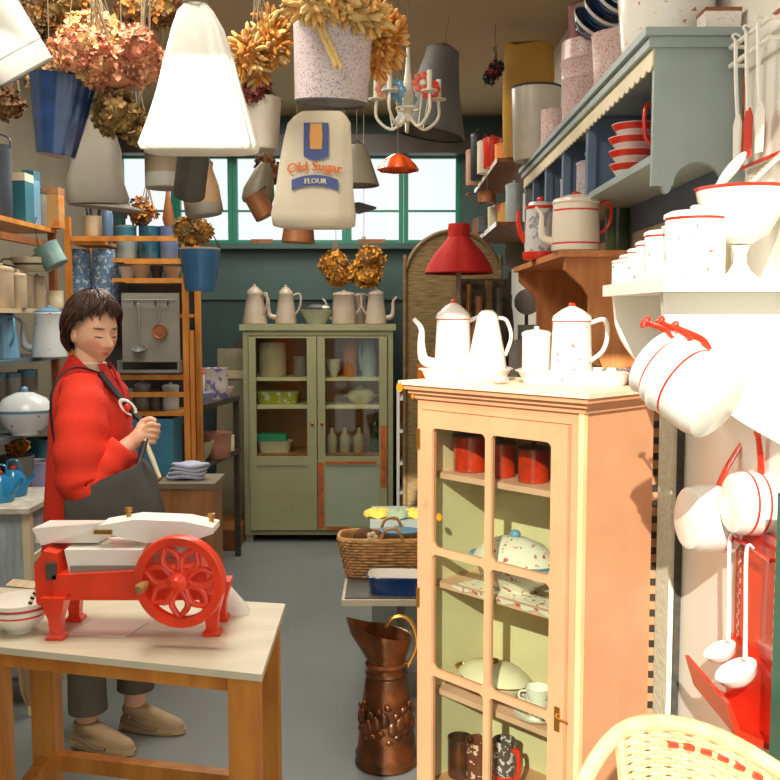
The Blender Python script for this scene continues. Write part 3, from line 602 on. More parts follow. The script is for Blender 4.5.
k = pot('utensil_crock', 'blue-beige jar holding black utensils behind the shelf rail', 'jar', ui(127, 'b'), cyl(.05, .17), mat('bluebeige', (130, 148, 150), .35, var=.2), teal, [(.12, .16)]); utensils(k, .05, .17, 3, [black, blackm], .2)
k = pot('dried_flower_jar', 'dark teal jar of dried brown flowers behind the shelf rail', 'jar', ui(150, 'b'), cyl(.052, .165), mat('tealjar', (30, 88, 112), .2, var=.4, vs=20, coat=.4))
dbr = [mat('dry_rust', (140, 84, 40), .8, var=.2), mat('dry_dark', (96, 66, 36), .8), ylw[1]]
bunch('brown dried flowers in the dark teal jar on the shelf unit', ui(149, 'b')+Vector((0, 0, .235)), (.085, .06, .065), dbr, 120, .022, None, None, 3)
k = pot('paint_jar', 'slate blue jar with a brush in it behind the shelf rail', 'jar', ui(169, 'b'), cyl(.045, .165), mat('slate_blue2', (92, 112, 150), .35, var=.15))
t = T('broom_head', 'brown twig brush standing bristles up in the slate blue jar', 'brush', ui(169, 'b')+Vector((0, 0, .004))); M().loft([[(w*math.cos(a), w*.5*math.sin(a), z) for a in [i*PI/6 for i in range(12)]] for z, w in ((.0, .012), (.14, .014), (.2, .03), (.31, .012), (.36, .006))]).ob('bristles', woodbr, t)
for px, w, h, mm, lab in ((128, .05, .06, white, 'white bowl, leftmost on the narrow shelf of the wooden unit'), (142, .055, .07, cream, 'cream bowl in the middle of the narrow shelf of the wooden unit'), (157, .035, .065, dgrey, 'dark cup on the narrow shelf of the wooden unit'), (172, .045, .06, cream, 'pale bowl, rightmost on the narrow shelf of the wooden unit')):
    pot('bowl', lab, 'bowl', ui(px, 'c'), bowlp(w, h, .6), mm, group='bowls on the narrow shelf')
for px, lab in ((80, 'blue speckled tall jug behind the hair of the woman, left of a pair'), (106, 'blue speckled tall jug above the head of the woman, right of a pair')):
    t = pot('tall_jug', lab, 'jug', ui(px, 'f', .14), [(0, 0), (.065, 0), (.066, .1), (.06, .25), (.058, .32)], bluesp, handle=.035, hm=ltblue, yaw=-PI*.5)
# utensil board with two ladles
p = L(151, 1.26, UY-.03); bw, bh = .28, .385; bz = Z(372, UY)
t = T('utensil_board', 'grey enamel utensil board with drip tray hung on the wooden shelf unit', 'utensil rack', (p.x, UY-.016, bz))
M().bx(-bw/2, bw/2, 0, .012, .05, bh).ob('back_plate', greyen, t, bev=.004); M().prism([(-bw/2-.01, .0), (bw/2+.01, 0), (bw/2+.01, .06), (bw/2, .06), (bw/2, .012), (-bw/2, .012), (-bw/2, .06), (-bw/2-.01, .06)], -.06, 0).ob('drip_tray', zinc, t, bev=.003)
M().tube([(-bw/2+.01, -.02, bh-.035), (bw/2-.01, -.02, bh-.035)], .005, 8, 1).ob('rail', zinc, t)
for x in (-.07, .03, .09): M().tube([(x, -.0, bh-.035), (x, -.024, bh-.04), (x, -.024, bh-.06)], .003, 6).ob('hook', blackm, t)
def ladle(label, loc, l, r, m, tilt=0, group=None, bowlm=None, name='ladle', dirx=0):
    t = T(name, label, 'ladle', loc, 0, group, rot=(0, tilt, dirx)); M().tube([(0, .012, .0), (0, .002, -.012), (0, 0, -l*.5), (0, 0, -l)], [.004, .005, .005, .006], 8).ob('handle', m, t)
    b = M(); b.x = Matrix.Translation((0, -r*.2, -l-r*.7)) @ Matrix.Rotation(.5, 4, 'X'); b.shell([(0, -r*.75), (r*.5, -r*.62), (r*.85, -r*.3), (r, 0)], .0025, n=20); b.ob('bowl', bowlm or m, t); return t
ladle('grey ladle hanging on the left of the grey utensil board', (p.x-.05, UY-.045, bz+bh-.05), .19, .036, zinc, group='ladles on the grey board')
t = T('strainer', 'small round ring-shaped strainer hanging on the right of the grey utensil board', 'strainer', (p.x+.05, UY-.04, bz+bh-.05)); M().tube([(0, 0, 0), (0, 0, -.1)], .004, 6, 1).ob('handle', zinc, t)
m = M(); m.x = Matrix.Translation((0, 0, -.135)) @ Matrix.Rotation(PI/2, 4, 'X'); m.ring(.034, .005); m.lathe([(0, .002), (.033, 0)], 20); m.ob('ring', coppr2, t)
# jars below, blue box
for px, r, h, mm, lab in ((127, .035, .12, ice, 'pale glass jar, leftmost behind the low rails of the shelf unit'), (143, .04, .15, zinc, 'grey jar, second from left behind the low rails'), (156, .032, .11, dgrey, 'dark jar behind the low rails of the shelf unit'), (171, .042, .14, ice, 'pale glass jar, rightmost behind the low rails of the shelf unit')):
    canister('jar', lab, ui(px, 'd'), r, h, mm, cat='jar', group='jars behind the low rails')
tin('trunk', 'blue metal box with a latch under the jars on the shelf unit', ui(152, 'e', .14), .27, .2, .29, mat('trunk_blue', (64, 132, 164), .4, var=.08), None, 0, 'box')
# wooden chest in front of it with folded cloth
p = L(186, .78, 4.3)
t = T('wooden_chest', 'brown wooden chest to the right of the woman, cloth on top', 'chest', (p.x, 4.3, 0))
M().bx(-.12, .12, .0, .26, .0, .755).ob('body', woodtan, t, bev=.004); M().bx(-.135, .135, -.015, .26, .7555, .78).ob('lid', mat('chest_top', (126, 116, 96), .5, var=.1), t, bev=.004)
M().bx(-.1, .1, -.008, -.001, .55, .72).ob('drawer_front', woodtan, t, bev=.003)
p = L(184, .78, 4.36); m = M()
for i in range(4): m.loft([[(w*math.cos(a)*1.5+.008*i, w*math.sin(a)*.8, z+.006*math.sin(3*a+i)) for a in [j*PI/10 for j in range(20)]] for z, w in ((.018*i, .056), (.018*i+.006, .062), (.018*i+.012, .062), (.018*i+.018, .056))])
tag(m.ob('folded_cloth', mat('blue_white_cloth', (176, 184, 206), .8, var=.1, vs=20), loc=(p.x, 4.40, .7865)), 'folded pale blue cloth on the wooden chest', 'cloth')
pot('blue_bucket', 'blue bucket hanging at the right side of the wooden shelf unit', 'bucket', XX(200.5, 291, 4.56), [(0, 0), (.07, 0), (.075, .02), (.1, .205)], mat('steel_blue', (44, 98, 140), .3, var=.12), beige, [(.197, .206)], bail=.0)
t = bpy.context.scene.objects['blue_bucket']; cord_to(t, .2, .32, 0, 0, .003, 'hook'); M().tube([(-.1, 0, .2), (-.06, 0, .27), (0, 0, .3), (.06, 0, .27), (.1, 0, .2)], .003, 6).ob('bail_handle', blackm, t); M().tube([(0, 0, .3), (-.12, .0, .34)], .004, 6, 1).ob('hanger', blackm, t)
# ------------------------------------------------------------------ left wall shelving
lx = -1.60
u2 = T('wall_shelving', 'tall shelving along the left wall, crowded with blue and white enamelware', 'shelf', (XL, 3.45, 0)); LW = lx-XL; LD = 1.12
LZ = {'top': 1.965, 'a': 1.585, 'b': 1.365, 'c': 1.045, 'd': .745, 'e': .46}
for k, z in LZ.items(): M().bx(0.002, LW, 0, LD, z-.02, z).ob('shelf', woodor if k == 'top' else (beige if k == 'a' else mat('shelf_blue_grey', (92, 106, 112), .5)), u2, bev=.003)
for y in (.3, LD-.04): M().bx(LW-.035, LW-.005, y, y+.035, 0, 1.944).ob('post', woodbr, u2, bev=.002)
M().bx(.002, .012, 0, LD, .05, 2.9).ob('back_board', mat('board_dark2', (50, 52, 52), .8, var=.2), u2)
M().bx(LW-.03, LW, .0, LD, 1.87, 1.9).ob('rail', woodbr, u2, bev=.002)
def li(px, k, Y): p = L(px, LZ[k], Y); return Vector((min(p.x, -1.655) if k == 'top' else p.x, Y, LZ[k]+.0005))
pot('churn', 'tall dark slate can at the left edge on the top shelf', 'can', li(-2, 'top', 4.02), cyl(.06, .3), mat('slate', (60, 70, 80), .4), bail=.05)
tin('tin', 'tall teal tin with white edge on the top left shelf', li(24, 'top', 4.28), .07, .1, .22, teal, cream)
tin('tin', 'narrow pale and teal striped tin on the top left shelf', li(35, 'top', 4.4), .05, .08, .25, ltblue, teal)
canister('can', 'grey-beige can with a handle and lid on the top left shelf', li(50, 'top', 4.5), .045, .19, greyen, dgrey, cat='can')
tin('tin', 'orange and brown box at the corner of the top shelf', li(64, 'top', 4.52)+Vector((.06, 0, 0)), .07, .08, .19, mat('tinor', (186, 140, 80), .5, speck=(20, .55, (200, 110, 30))), woodtan)
pot('mug', 'grey-teal mug hanging tilted under the top left shelf', 'mug', XX(57, 266, 4.3), cyl(.056, .105), mat('grey_teal', (108, 140, 136), .35), rot=(0, -.5, 0), handle=.03)
t = [o for o in C.objects if o.get('label') == 'grey-teal mug hanging tilted under the top left shelf'][0]; M().tube([(-.03, 0, .105), (-.0, 0, .2), (.03, 0, .235)], .002, 6).ob('hook', blackm, t)
pot('pan', 'shallow pale pan stored on the jars below the top left shelf', 'pan', li(38, 'a', 4.35)+Vector((0, 0, .17)), [(0, 0), (.06, 0), (.1, .03), (.115, .06)], cream, dgrey, [(.025, .035)], handle=.03, yaw=.6)
for px, Y, r, h, lab in ((2, 4.0, .05, .19, 'beige carton-like jar at the left edge of the beige shelf'), (19, 4.12, .035, .165, 'pale jar, second from left on the beige shelf'), (27, 4.33, .035, .165, 'pale jar, third from left on the beige shelf, under the shallow pan'), (38, 4.42, .035, .165, 'pale jar, fourth from left on the beige shelf, under the shallow pan')):
    canister('jar', lab, li(px, 'a', Y), r, h, beige, cat='jar', group='jars on the beige shelf')
pot('mug', 'white mug at the right end of the beige shelf', 'mug', li(56, 'a', 4.5), cyl(.036, .085), cream, handle=.025)
coffee('coffee_pot', 'light blue enamel coffee pot on the left shelf', li(5, 'b', 4.1), .225, .062, .05, ltblue, yaw=2.4, cone=.2, spout=False)
coffee('coffee_pot', 'white flowered coffee pot with blue lid and spout on the left shelf', li(50, 'b', 4.25), .235, .078, .06, bfloral, ltblue, yaw=PI, cone=.14, hm=ltblue, lm=ltblue)
for px, Y, lab in ((6, 4.05, 'dark floral mug, left one above the blue casserole'), (19, 4.2, 'grey patterned mug above the blue casserole'), (34, 4.4, 'pale blue mug with rings behind the casserole knob'), (50, 4.48, 'grey mug nearest the red coat on the mug shelf')):
    pot('mug', lab, 'mug', li(px, 'c', Y)+Vector((-.1, 0, .0)), cyl(.045, .25 if px != 34 else .24), greyen if px != 34 else ice, ltblue, [(.22, .26)], handle=.025, group='tall mugs behind the casserole')
tureen('casserole', 'blue and white flowered oval casserole with lid on the left shelf', li(26, 'c', 4.0), .095, .205, bfloral, ltblue, 1.25, .25, 'casserole', ltblue)
bunch('brown dried flower head on the shelf below the blue casserole', li(18, 'd', 4.1)+Vector((0, 0, .235)), (.055, .05, .045), dbr+ylw[:1], 90, .02, None, None, 2)
pot('planter', 'grey bowl under the dried flower head on the left shelf', 'bowl', li(18, 'd', 4.1), bowlp(.075, .195, .7), zinc)
pot('stockpot', 'lilac enamel stockpot beside the red coat on the left shelf', 'pot', li(38, 'd', 4.2), cyl(.07, .155), lilac, white, [(.15, .157)])
pot('basin', 'teal basin behind the lilac stockpot', 'basin', li(40, 'd', 4.48), cyl(.075, .22), teal)
for px, Y, lab in ((29, 4.25, 'left of two bright blue bottles low on the left shelf'), (37, 4.33, 'right of two bright blue bottles low on the left shelf')):
    bottle('bottle', lab, li(px, 'e', Y), .036, .23, mat('bottle_blue', (26, 86, 160), .2, coat=.4), None, 'blue bottles')
# narrow washstand with kettles
t = T('washstand', 'narrow pale grey washstand at the left edge with blue kettles on it', 'washstand', (-1.585, 3.55, 0)); ww = .21; wh = .82
M().bx(-.0, ww, -.02, .44, wh-.02, wh).ob('top', mat('worn_grey_top', (196, 192, 178), .6, var=.2, vs=20), t, bev=.003)
for x, y in ((.005, 0), (ww-.035, 0), (.005, .38), (ww-.035, .38)): M().bx(x, x+.03, y, y+.03, 0, wh-.021).ob('leg', creamp, t, bev=.003)
pg = mat('pale_grey_blue', (162, 178, 180), .6, var=.15, vs=20, sxyz=(3, 3, .5))
M().bx(.035, ww-.036, .008, .016, .2, wh-.022).ob('front_panel', pg, t); M().bx(ww-.025, ww-.014, .031, .379, .2, wh-.022).ob('side_panel', pg, t); M().bx(ww-.03, ww-.004, .031, .379, .6, .63).ob('rail', creamp, t)
for px, Y, lab in ((1, 3.68, 'left bright blue kettle on the washstand'), (14, 3.80, 'right bright blue kettle on the washstand')):
    p = L(px, wh, Y); t = T('kettle', lab, 'kettle', (p.x+.0, Y, wh+.0005), 0, 'blue kettles'); M().lathe([(0, 0), (.05, 0), (.055, .02), (.05, .075), (.026, .105), (0, .108)], 20).ob('body', skyb, t); M().ball((0, 0, .112), .011, 10, 6).ob('knob', red, t)
    M().tube([(.045, 0, .04), (.075, 0, .07), (.085, 0, .095)], [.012, .009, .007], 8).ob('spout', skyb, t); M().tube([(-.03, 0, .095), (-.02, 0, .14), (.02, 0, .14), (.03, 0, .095)], .004, 6).ob('handle', skyb, t)
# ------------------------------------------------------------------ floor: copper jug, bench, basket, trunk, screen, lamp
t = T('copper_jug', 'embossed copper jug with a brass handle on the floor left of the pink cabinet', 'jug', (-.012, 3.17, 0)); t.scale = (1.06, 1.06, .9)
M().lathe([(0, 0), (.1, 0), (.105, .01), (.1, .03), (.103, .045), (.096, .06), (.085, .2), (.068, .345), (.066, .35), (.07, .36), (.066, .37), (.066, .385), (.070, .395), (.064, .405), (.06, .405)], 36).ob('body', copper, t)
m = M(); n = 28
def jr(z, a, k=1): 
    q = max(0, math.cos(a-PI))**6
    return ((.062+.02*z/.1)*k*math.cos(a)-q*(.05*z/.12), (.062+.012*z/.1)*k*math.sin(a), .405+z+(q*.035 if z > .1 else 0)+(-.02*math.cos(a)*z/.12))
rows = [[jr(z, 2*PI*i/n) for i in range(n)] for z in (0, .03, .06, .09, .115)]; rows += [[jr(z, 2*PI*i/n, .95) for i in range(n)] for z in (.112, .06, 0)]
m.loft(rows, cap=False); m.ob('spout_collar', copper, t)
M().tube([(.0, .0, .535), (.02, .0, .57), (.06, 0, .575), (.09, 0, .53), (.098, 0, .46), (.07, 0, .38)], .008, 10, 6).ob('handle', brass, t)
m = M()
for i in range(9):
    a = -PI*.95+.33*i; m.x = Matrix.Translation((.088*math.cos(a), .088*math.sin(a), .19+.02*math.sin(i*2.1))) @ Matrix.Rotation(a, 4, 'Z')
    m.ball((0, 0, 0), (.008, .018, .03), 8, 6); m.ball((0, .012, .05), (.006, .012, .014), 8, 6); m.ball((0, -.01, -.05), (.006, .014, .012), 8, 6)
m.ob('embossing', copper, t)
bz = .45
t = T('bench', 'low grey-topped bench between the pink cabinet and the grey trunk', 'bench', (-.19, 3.6, 0))
M().bx(.0, .62, 0, .55, bz-.03, bz-.006).ob('edge', mat('pale_metal_edge', (214, 206, 180), .4), t, bev=.01); M().bx(.012, .61, .012, .54, bz-.0055, bz).ob('top', mat('grey_bench_top', (96, 98, 92), .5, var=.2, vs=14), t)
for x, y in ((.22, .07), (.57, .04), (.22, .48), (.57, .48)): M().bx(x, x+.03, y, y+.03, 0, bz-.031).ob('leg', zinc, t)
M().bx(.22, .6, .0702, .0998, .1, .13).ob('stretcher', zinc, t)
p = L(400, bz, 3.70); dish('baking_dish', 'blue enamel baking dish with white lining on the low bench', 'dish', Vector((p.x, 3.70, bz+.0005)), .26, .14, .07, blue, white, -.08, 1.1)
# basket
bk = T('basket', 'rectangular wicker basket with loop handle on the low bench', 'basket', (-.02, 3.96, bz+.0005))
m = M(); nn = 44; hh = .165
def bq(i, z, off=0):
    a = 2*PI*i/nn; k = 1+.22*z/hh; c, s2 = math.cos(a), math.sin(a)
    return ((.165*k+off)*math.copysign(abs(c)**.5, c), (.085*k+off)*math.copysign(abs(s2)**.5, s2), z)
m.loft([[bq(i, z, -.006) for i in range(nn)] for z in (.004, .05, .1, hh)]+[[bq(i, z, -.012) for i in range(nn)] for z in (hh, .08, .012)])
for k in range(13):
    z = .007+k*hh/13
    m.tube([bq(i, z, .003*(1 if (i+k) % 2 else -1)) for i in range(nn)]+[bq(0, z, .003*(1 if k % 2 else -1))], .0062, 5, 2)
m.ob('woven_body', baskm, bk)
M().tube([bq(i, hh, -.004) for i in range(nn)]+[bq(0, hh, -.004)], .009, 6, 2).ob('rim', baskm, bk)
M().tube([(-.02, -.1, hh), (.0, -.104, hh+.045), (.05, -.106, hh+.05), (.075, -.1, hh)], .007, 6).ob('handle', baskm, bk)
M().tube([(-.02, .1, hh), (.0, .104, hh+.045), (.05, .106, hh+.05), (.075, .1, hh)], .007, 6).ob('handle', baskm, bk)
b0 = Vector((-.02, 3.96, bz))
tag(M().loft([[(x*k, y*k, z) for x, y in ((-.06, -.04), (.0, -.05), (.06, -.03), (.065, .03), (0, .045), (-.06, .03))] for k, z in ((.9, 0), (1, .05), (.85, .14), (.6, .17), (.2, .185))]).ob('cloth_bundle', mat('brown_fur', (92, 62, 36), .9, var=.35, vs=30), loc=b0+Vector((-.05, .0, .018)), rot=(0, -.3, 0)), 'dark brown bundle stuffed in the wicker basket', 'cloth')
m = M()
for i in range(5): m.ball((.014*math.cos(i*1.26), -.004, .014*math.sin(i*1.26)), (.011, .008, .011), 8, 6)
tag(m.ob('paper_flower', cream, loc=b0+Vector((-.055, -.078, .178))), 'small white paper flower at the front of the basket', 'flower')
tag(M().lathe([(0, 0), (.06, 0), (.066, .012), (0, .014)], 20, sx=1.4).ob('flat_dish', ltblue, loc=b0+Vector((.06, .035, .169))), 'flat pale blue dish lying on top of the basket', 'dish')
# trunk with clutter
t = T('trunk', 'grey metal trunk behind the basket, right of the green cupboard', 'trunk', (-.09, 4.55, 0)); M().bx(0, .27, 0, .36, .0, .50).ob('body', mat('trunk_grey', (134, 144, 138), .5, var=.06), t, bev=.008); M().bx(-.008, .278, -.01, .368, .5005, .545).ob('lid', mat('trunk_grey', (0, 0, 0)), t, bev=.006); M().bx(.11, .16, -.016, -.0105, .49, .53).ob('latch', zinc, t)
for x, y, r, mm, lab in ((.03, .1, .05, yellow, 'crumpled yellow cloth on the left of the grey trunk'), (.13, .07, .045, mat('mossy', (120, 136, 110), .8), 'crumpled grey-green cloth on the grey trunk'), (.22, .1, .05, yellow, 'crumpled yellow cloth at the right of the grey trunk')):
    m = M(); m.loft([[(r*1.4*k*math.cos(a)*(1+.15*math.sin(3*a)), r*k*math.sin(a), z+.006*math.sin(5*a)) for a in [i*PI/8 for i in range(16)]] for z, k in ((.006, 1), (.02, .95), (.035, .6), (.042, .15))]); tag(m.ob('crumpled_cloth', mm, loc=(-.09+x, 4.55+y, .5455)), lab, 'cloth', 'cloths on the trunk')
# small white shelf unit right of the green cupboard
t = T('white_shelves', 'small white shelf unit with rusty edge right of the green cupboard', 'shelf', (.045, 6.30, 0))
for z in (.05, .36, .56, .78, 1.0): M().bx(.021, .40, .0, .30, z-.02, z).ob('shelf', whitep, t, bev=.002)
M().bx(0, .02, -.0, .3, 0, 1.08).ob('side_panel', whitep, t, bev=.002); M().bx(.401, .42, 0, .3, 0, 1.08).ob('side_panel', whitep, t, bev=.002); M().bx(.021, .4, .285, .3, .03, 1.07).ob('back_panel', woodtan, t); M().bx(.06, .10, -.02, -.001, .0, 1.06).ob('bare_post', rust, t, bev=.002)
for x, z, r, h, mm, lab in ((.13, .78, .05, .1, green, 'green leafy bowl on the upper white shelf right of the cupboard'), (.15, .56, .05, .14, ice, 'pale patterned jar on the middle white shelf right of the cupboard'), (.14, .36, .055, .14, black, 'black round pot on the lower white shelf right of the cupboard'), (.2, 1.0, .05, .1, dgrey, 'dark pot on the topmost white shelf right of the cupboard')):
    pot('pot', lab, 'pot', (.045+x-.03, 6.42, z+.0005), cyl(r, h), mm, cream)
# side table hidden behind cabinet that carries the lamp
st0 = T('side_table', 'brown side table behind the pink cabinet, carrying the red lamp', 'table', (.20, 4.2, 0)); SZ = 1.2
M().bx(0, .66, 0, .6, SZ-.03, SZ).ob('tabletop', woodbr, st0, bev=.004)
for x, y in ((.01, .01), (.61, .01), (.01, .55), (.61, .55)): M().bx(x, x+.04, y, y+.04, 0, SZ-.031).ob('leg', woodbr, st0)
M().bx(.051, .609, .015, .035, SZ-.12, SZ-.031).ob('apron', woodbr, st0)
p = L(458, SZ, 4.4)
lp = T('table_lamp', 'red scalloped table lamp behind the white coffee pots', 'lamp', (p.x, 4.4, SZ+.0005)); r = .15; z0 = Z(273, 4.4)-SZ; z1 = Z(224, 4.4)-SZ
M().lathe([(0, 0), (.07, 0), (.07, .012), (.03, .03), (.014, .06), (.018, .12), (.012, .2), (.012, z1-.05), (0, z1-.05)], 20).ob('base', mat('lamp_base', (150, 130, 110), .4), lp)
m = M(); pr = [(.155, z0), (.14, z0+.04), (.11, z0+.09), (.075, z0+.13), (.05, z0+.165), (.052, z0+.2), (.048, z1)]
m.lathe(pr+[(a-.004, b) for a, b in pr[::-1]], 60, fl=lambda z, u: 1+.05*abs(math.sin(u*PI*8))*(1 if z < z0+.15 else .3)); m.ob('lamp_shade', mat('red_lampshade', (176, 24, 14), .8, var=.12), lp)
M().ring(.152, .006, 48, 6, (0, 0, z0)).ob('shade_trim', mat('dark_red_trim', (130, 20, 14), .8), lp)
# arched rattan screen
t = T('rattan_screen', 'arched brown rattan screen behind the red lamp', 'screen', (.33, 4.95, 0)); zc_ = 1.74; rr = .25
arc = [(-rr, 0)]+[(-rr*math.cos(a), zc_+rr*math.sin(a)) for a in [PI*i/20 for i in range(21)]]+[(rr, 0)]
M().prism(arc, 0, .018).ob('woven_panel', mat('rattan', (138, 116, 74), .7, var=.35, vs=14, sxyz=(1, 1, 9), bump=.4, bs=40), t)
M().tube([(x, .0, z) for x, z in arc], .012, 8, 2).ob('frame', wickd, t)
# clutter on the side table
def sd(px, Y): p = L(px, SZ, Y); return Vector((p.x, Y, SZ+.0005))
p = sd(517, 4.3); pot('tumbler', 'grey metal tumbler between the conical jug and the mug, on the side table behind', 'cup', p, cyl(.04, Z(340, 4.3)-SZ), greyen)
p = sd(526, 4.66); t = T('enamel_disc', 'grey round enamel pan lid standing upright behind the plain white mug', 'lid', p); h_ = Z(302, 4.66)-SZ
m = M(); m.x = Matrix.Translation((0, 0, h_)) @ Matrix.Rotation(PI/2, 4, 'X'); m.lathe([(0, 0), (.06, .0), (.064, .006), (.03, .02), (0, .022)], 28); m.ob('disc', greyen, t); M().tube([(0, .012, .0), (0, .012, h_-.04)], .009, 8, 1).bx(-.05, .05, -.04, .05, 0, .012).ob('stand', wooddk, t)
p = sd(530, 4.5); pot('saucepan', 'grey saucepan with a red rim behind the plain white mug', 'pan', p, cyl(.062, Z(325, 4.5)-SZ), greyen, red, [(.0, .0)], handle=.03, yaw=PI)
for px, Y, r, h, mm, lab in ((468, 4.5, .03, .50, brass, 'brass candlestick behind the conical jug'), (478, 4.35, .045, .44, coppr2, 'brown jug just behind the tip of the conical jug'), (488, 4.55, .045, .52, mat('old_gold', (150, 130, 80), .5, .3), 'dull gold bottle right of the red lamp'), (498, 4.4, .04, .48, dgrey, 'dark bottle right of the dull gold bottle'), (508, 4.52, .025, .56, wooddk, 'tall dark wooden candlestick near the brown bracket'), (438, 4.5, .035, .28, coppr2, 'brown copper bottle between the coffee pot spout and its body')):
    bottle('bottle', lab, sd(px, Y), r, h, mm, None, None)
t = T('carved_box', 'dark carved wooden box behind the dull gold bottle and the red lamp', 'box', sd(483, 4.66)); M().bx(-.12, .12, -.06, .06, 0, .50).ob('body', mat('carved_dark', (74, 62, 46), .6, var=.5, vs=30, bump=.6, bs=50), t, bev=.006); M().bx(-.125, .125, -.065, .065, .5005, .53).ob('lid', mat('carved_dark', (0, 0, 0)), t, bev=.004)
pot('cup', 'small orange cup seen left of the coffee pot spout', 'cup', sd(424, 4.3), cyl(.03, .13), orange); pot('cup', 'small grey cup below the rattan screen left of the coffee pot', 'cup', sd(432, 4.29), cyl(.035, .06), zinc)

# ------------------------------------------------------------------ right wall: small shelves at the back
def rx(px, z, Y): p = L(px, z, Y); return Vector((p.x, Y, z+.0005))
t = T('wall_rack', 'small wooden wall shelves at the far right, edged in white', 'shelf', (.54, 4.85, 0)); rl = 1.25
for z in (2.03, 2.35): M().bx(.004, .355, 0, rl, z-.02, z).ob('shelf', woodbr, t); M().bx(0, .0035, 0, rl, z-.024, z+.002).ob('edge_strip', white, t)
for y in (0, rl-.02): M().bx(.20, .355, y, y+.018, 1.85, 2.0095).ob('bracket', greyen, t)
M().bx(.18, .355, .0185, .03, 2.031, 2.329).ob('divider', wooddk, t)
for px, z, Y, r, h, mm, lab in ((507, 2.03, 5.0, .05, .12, mat('red_yellow_tin', (200, 150, 60), .4, speck=(16, .5, (170, 30, 20))), 'red and yellow tin on the lower small wall shelf'), (494, 2.03, 5.25, .035, .13, cream, 'pale canister beside the red and yellow tin'), (486, 2.03, 5.5, .05, .1, dgrey, 'dark tin farther back on the lower small wall shelf'), (480, 2.03, 5.8, .045, .12, woodbr, 'brown tin farthest back on the lower small wall shelf'), (506, 2.35, 4.98, .06, .1, orange, 'orange tin at the near end of the upper small wall shelf'), (492, 2.35, 5.2, .05, .18, red, 'red tin on the upper small wall shelf'), (485, 2.35, 5.4, .045, .2, cream, 'cream tin on the upper small wall shelf'), (478, 2.35, 5.65, .045, .3, black, 'tall black box on the upper small wall shelf'), (473, 2.35, 5.9, .045, .24, mat('dusky_pink', (176, 130, 110), .6), 'dusky pink tin farthest back on the upper small wall shelf')):
    canister('tin', lab, rx(px, z, Y), r, h, mm, cat='tin')
pot('copper_pan', 'small copper pan hanging under the upper small wall shelf', 'pan', XX(487, 203, 5.15), cyl(.05, .06), coppr2, handle=.05)
t = [o for o in C.objects if o.get('label', '').startswith('small copper pan')][0]; cord_to(t, .055, 2.33-t.location.z)
canister('jar', 'grey glass jar under the orange tin on the small wall shelves', rx(514, 2.03, 4.93), .045, .22, ice, cat='jar')
# grey-green plate cupboard
gx, gyn, gyf = .665, 2.42, 4.70
t = T('plate_shelf', 'grey-green wall plate shelf with scalloped lace frieze high on the right', 'shelf', (gx, gyn, 0)); gl = gyf-gyn; gd = XR-gx-.002; zt_ = 2.27; zb = 1.97
arch = [(0, 1.885)]+[(gd*.16-.012*math.cos(a), 1.885-.02*math.sin(a)) for a in [PI*i/6 for i in range(7)]]+[(gd*.5-gd*.27*math.cos(a), 1.885+.06*math.sin(a)) for a in [PI*i/12 for i in range(13)]]+[(gd*.88, 1.85), (gd, 1.85), (gd, zt_-.02), (0, zt_-.02)]
for y in (0, gl-.02): M().prism(arch, y, y+.02).ob('end_panel', greyblu, t)
M().bx(gd-.012, gd, .021, gl-.021, 1.86, zt_-.021).ob('back_board', blugrey, t); M().bx(.01, gd-.013, .021, gl-.021, zb-.02, zb).ob('shelf', greyblu, t)
M().bx(-.03, gd, -.025, gl+.02, zt_-.0195, zt_).ob('top_board', greyblu, t, bev=.004); M().bx(-.018, gd, -.012, gl+.01, zt_-.045, zt_-.02).ob('cornice', greyblu, t, bev=.006)
sc_ = [(0, zt_-.046)]+[(gl*i/240, zt_-.085-.012*abs(math.sin(PI*i/6))) for i in range(241)]+[(gl, zt_-.046)]
M().prism(sc_, -.006, -.001, 'x').ob('lace_frieze', creamp, t)
for y in (.80, 1.25, 1.65, 2.0): M().bx(.002, .03, y, y+.04, zb+.0005, zt_-.05).ob('divider', blugrey, t, bev=.002); M().bx(.031, gd-.013, y+.012, y+.028, zb+.0005, zt_-.05).ob('partition', blugrey, t); (M().bx(.002, .03, y, y+.04, 1.87, zb-.0205).ob('drop_post', blugrey, t) if y > 1.5 else None)
PT = zt_+.0005
def gp(px, Y, z=zb): p = L(px, z, Y); return Vector((min(max(p.x, gx+.08), XR-.09), Y, z+.0005))
for k, (dz, rr_, lab) in enumerate(((0, .072, 'lowest'), (.04, .074, 'second'), (.08, .076, 'third'), (.12, .066, 'topmost'))):
    pot('soup_bowl', lab+' of the stacked red and white striped bowls on the grey-green plate shelf', 'bowl', gp(620, 2.93)+Vector((0, 0, dz)), bowlp(rr_, .046, .6), white, red, [(.026, .044)], group='striped bowls on the plate shelf', handle=0)
p = gp(645, 2.5); t = T('red_jug', 'red enamel jug at the near end of the plate shelf, behind the striped bowls', 'jug', Vector((.78, 2.70, zb+.0005))); M().lathe([(0, 0), (.034, 0), (.038, .05), (.03, .14), (.036, .2), (0, .19)], 20).ob('body', red, t); M().tube([(-.03, 0, .18), (-.06, 0, .17), (-.06, 0, .09), (-.035, 0, .06)], .006, 8).ob('handle', red, t)
for px, Y, r, h, mm, lab in ((590, 3.42, .045, .19, ice, 'speckled glass jar left of the striped bowls on the plate shelf'), (575, 3.55, .05, .17, mauve, 'mauve speckled pot in the second bay of the plate shelf'), (562, 3.85, .055, .15, pinksp, 'pinkish pot in the third bay of the plate shelf'), (545, 4.25, .05, .16, mauve, 'mauve speckled jar deep in the far bay of the plate shelf')):
    canister('jar', lab, gp(px, Y), r, h, mm, cat='jar')
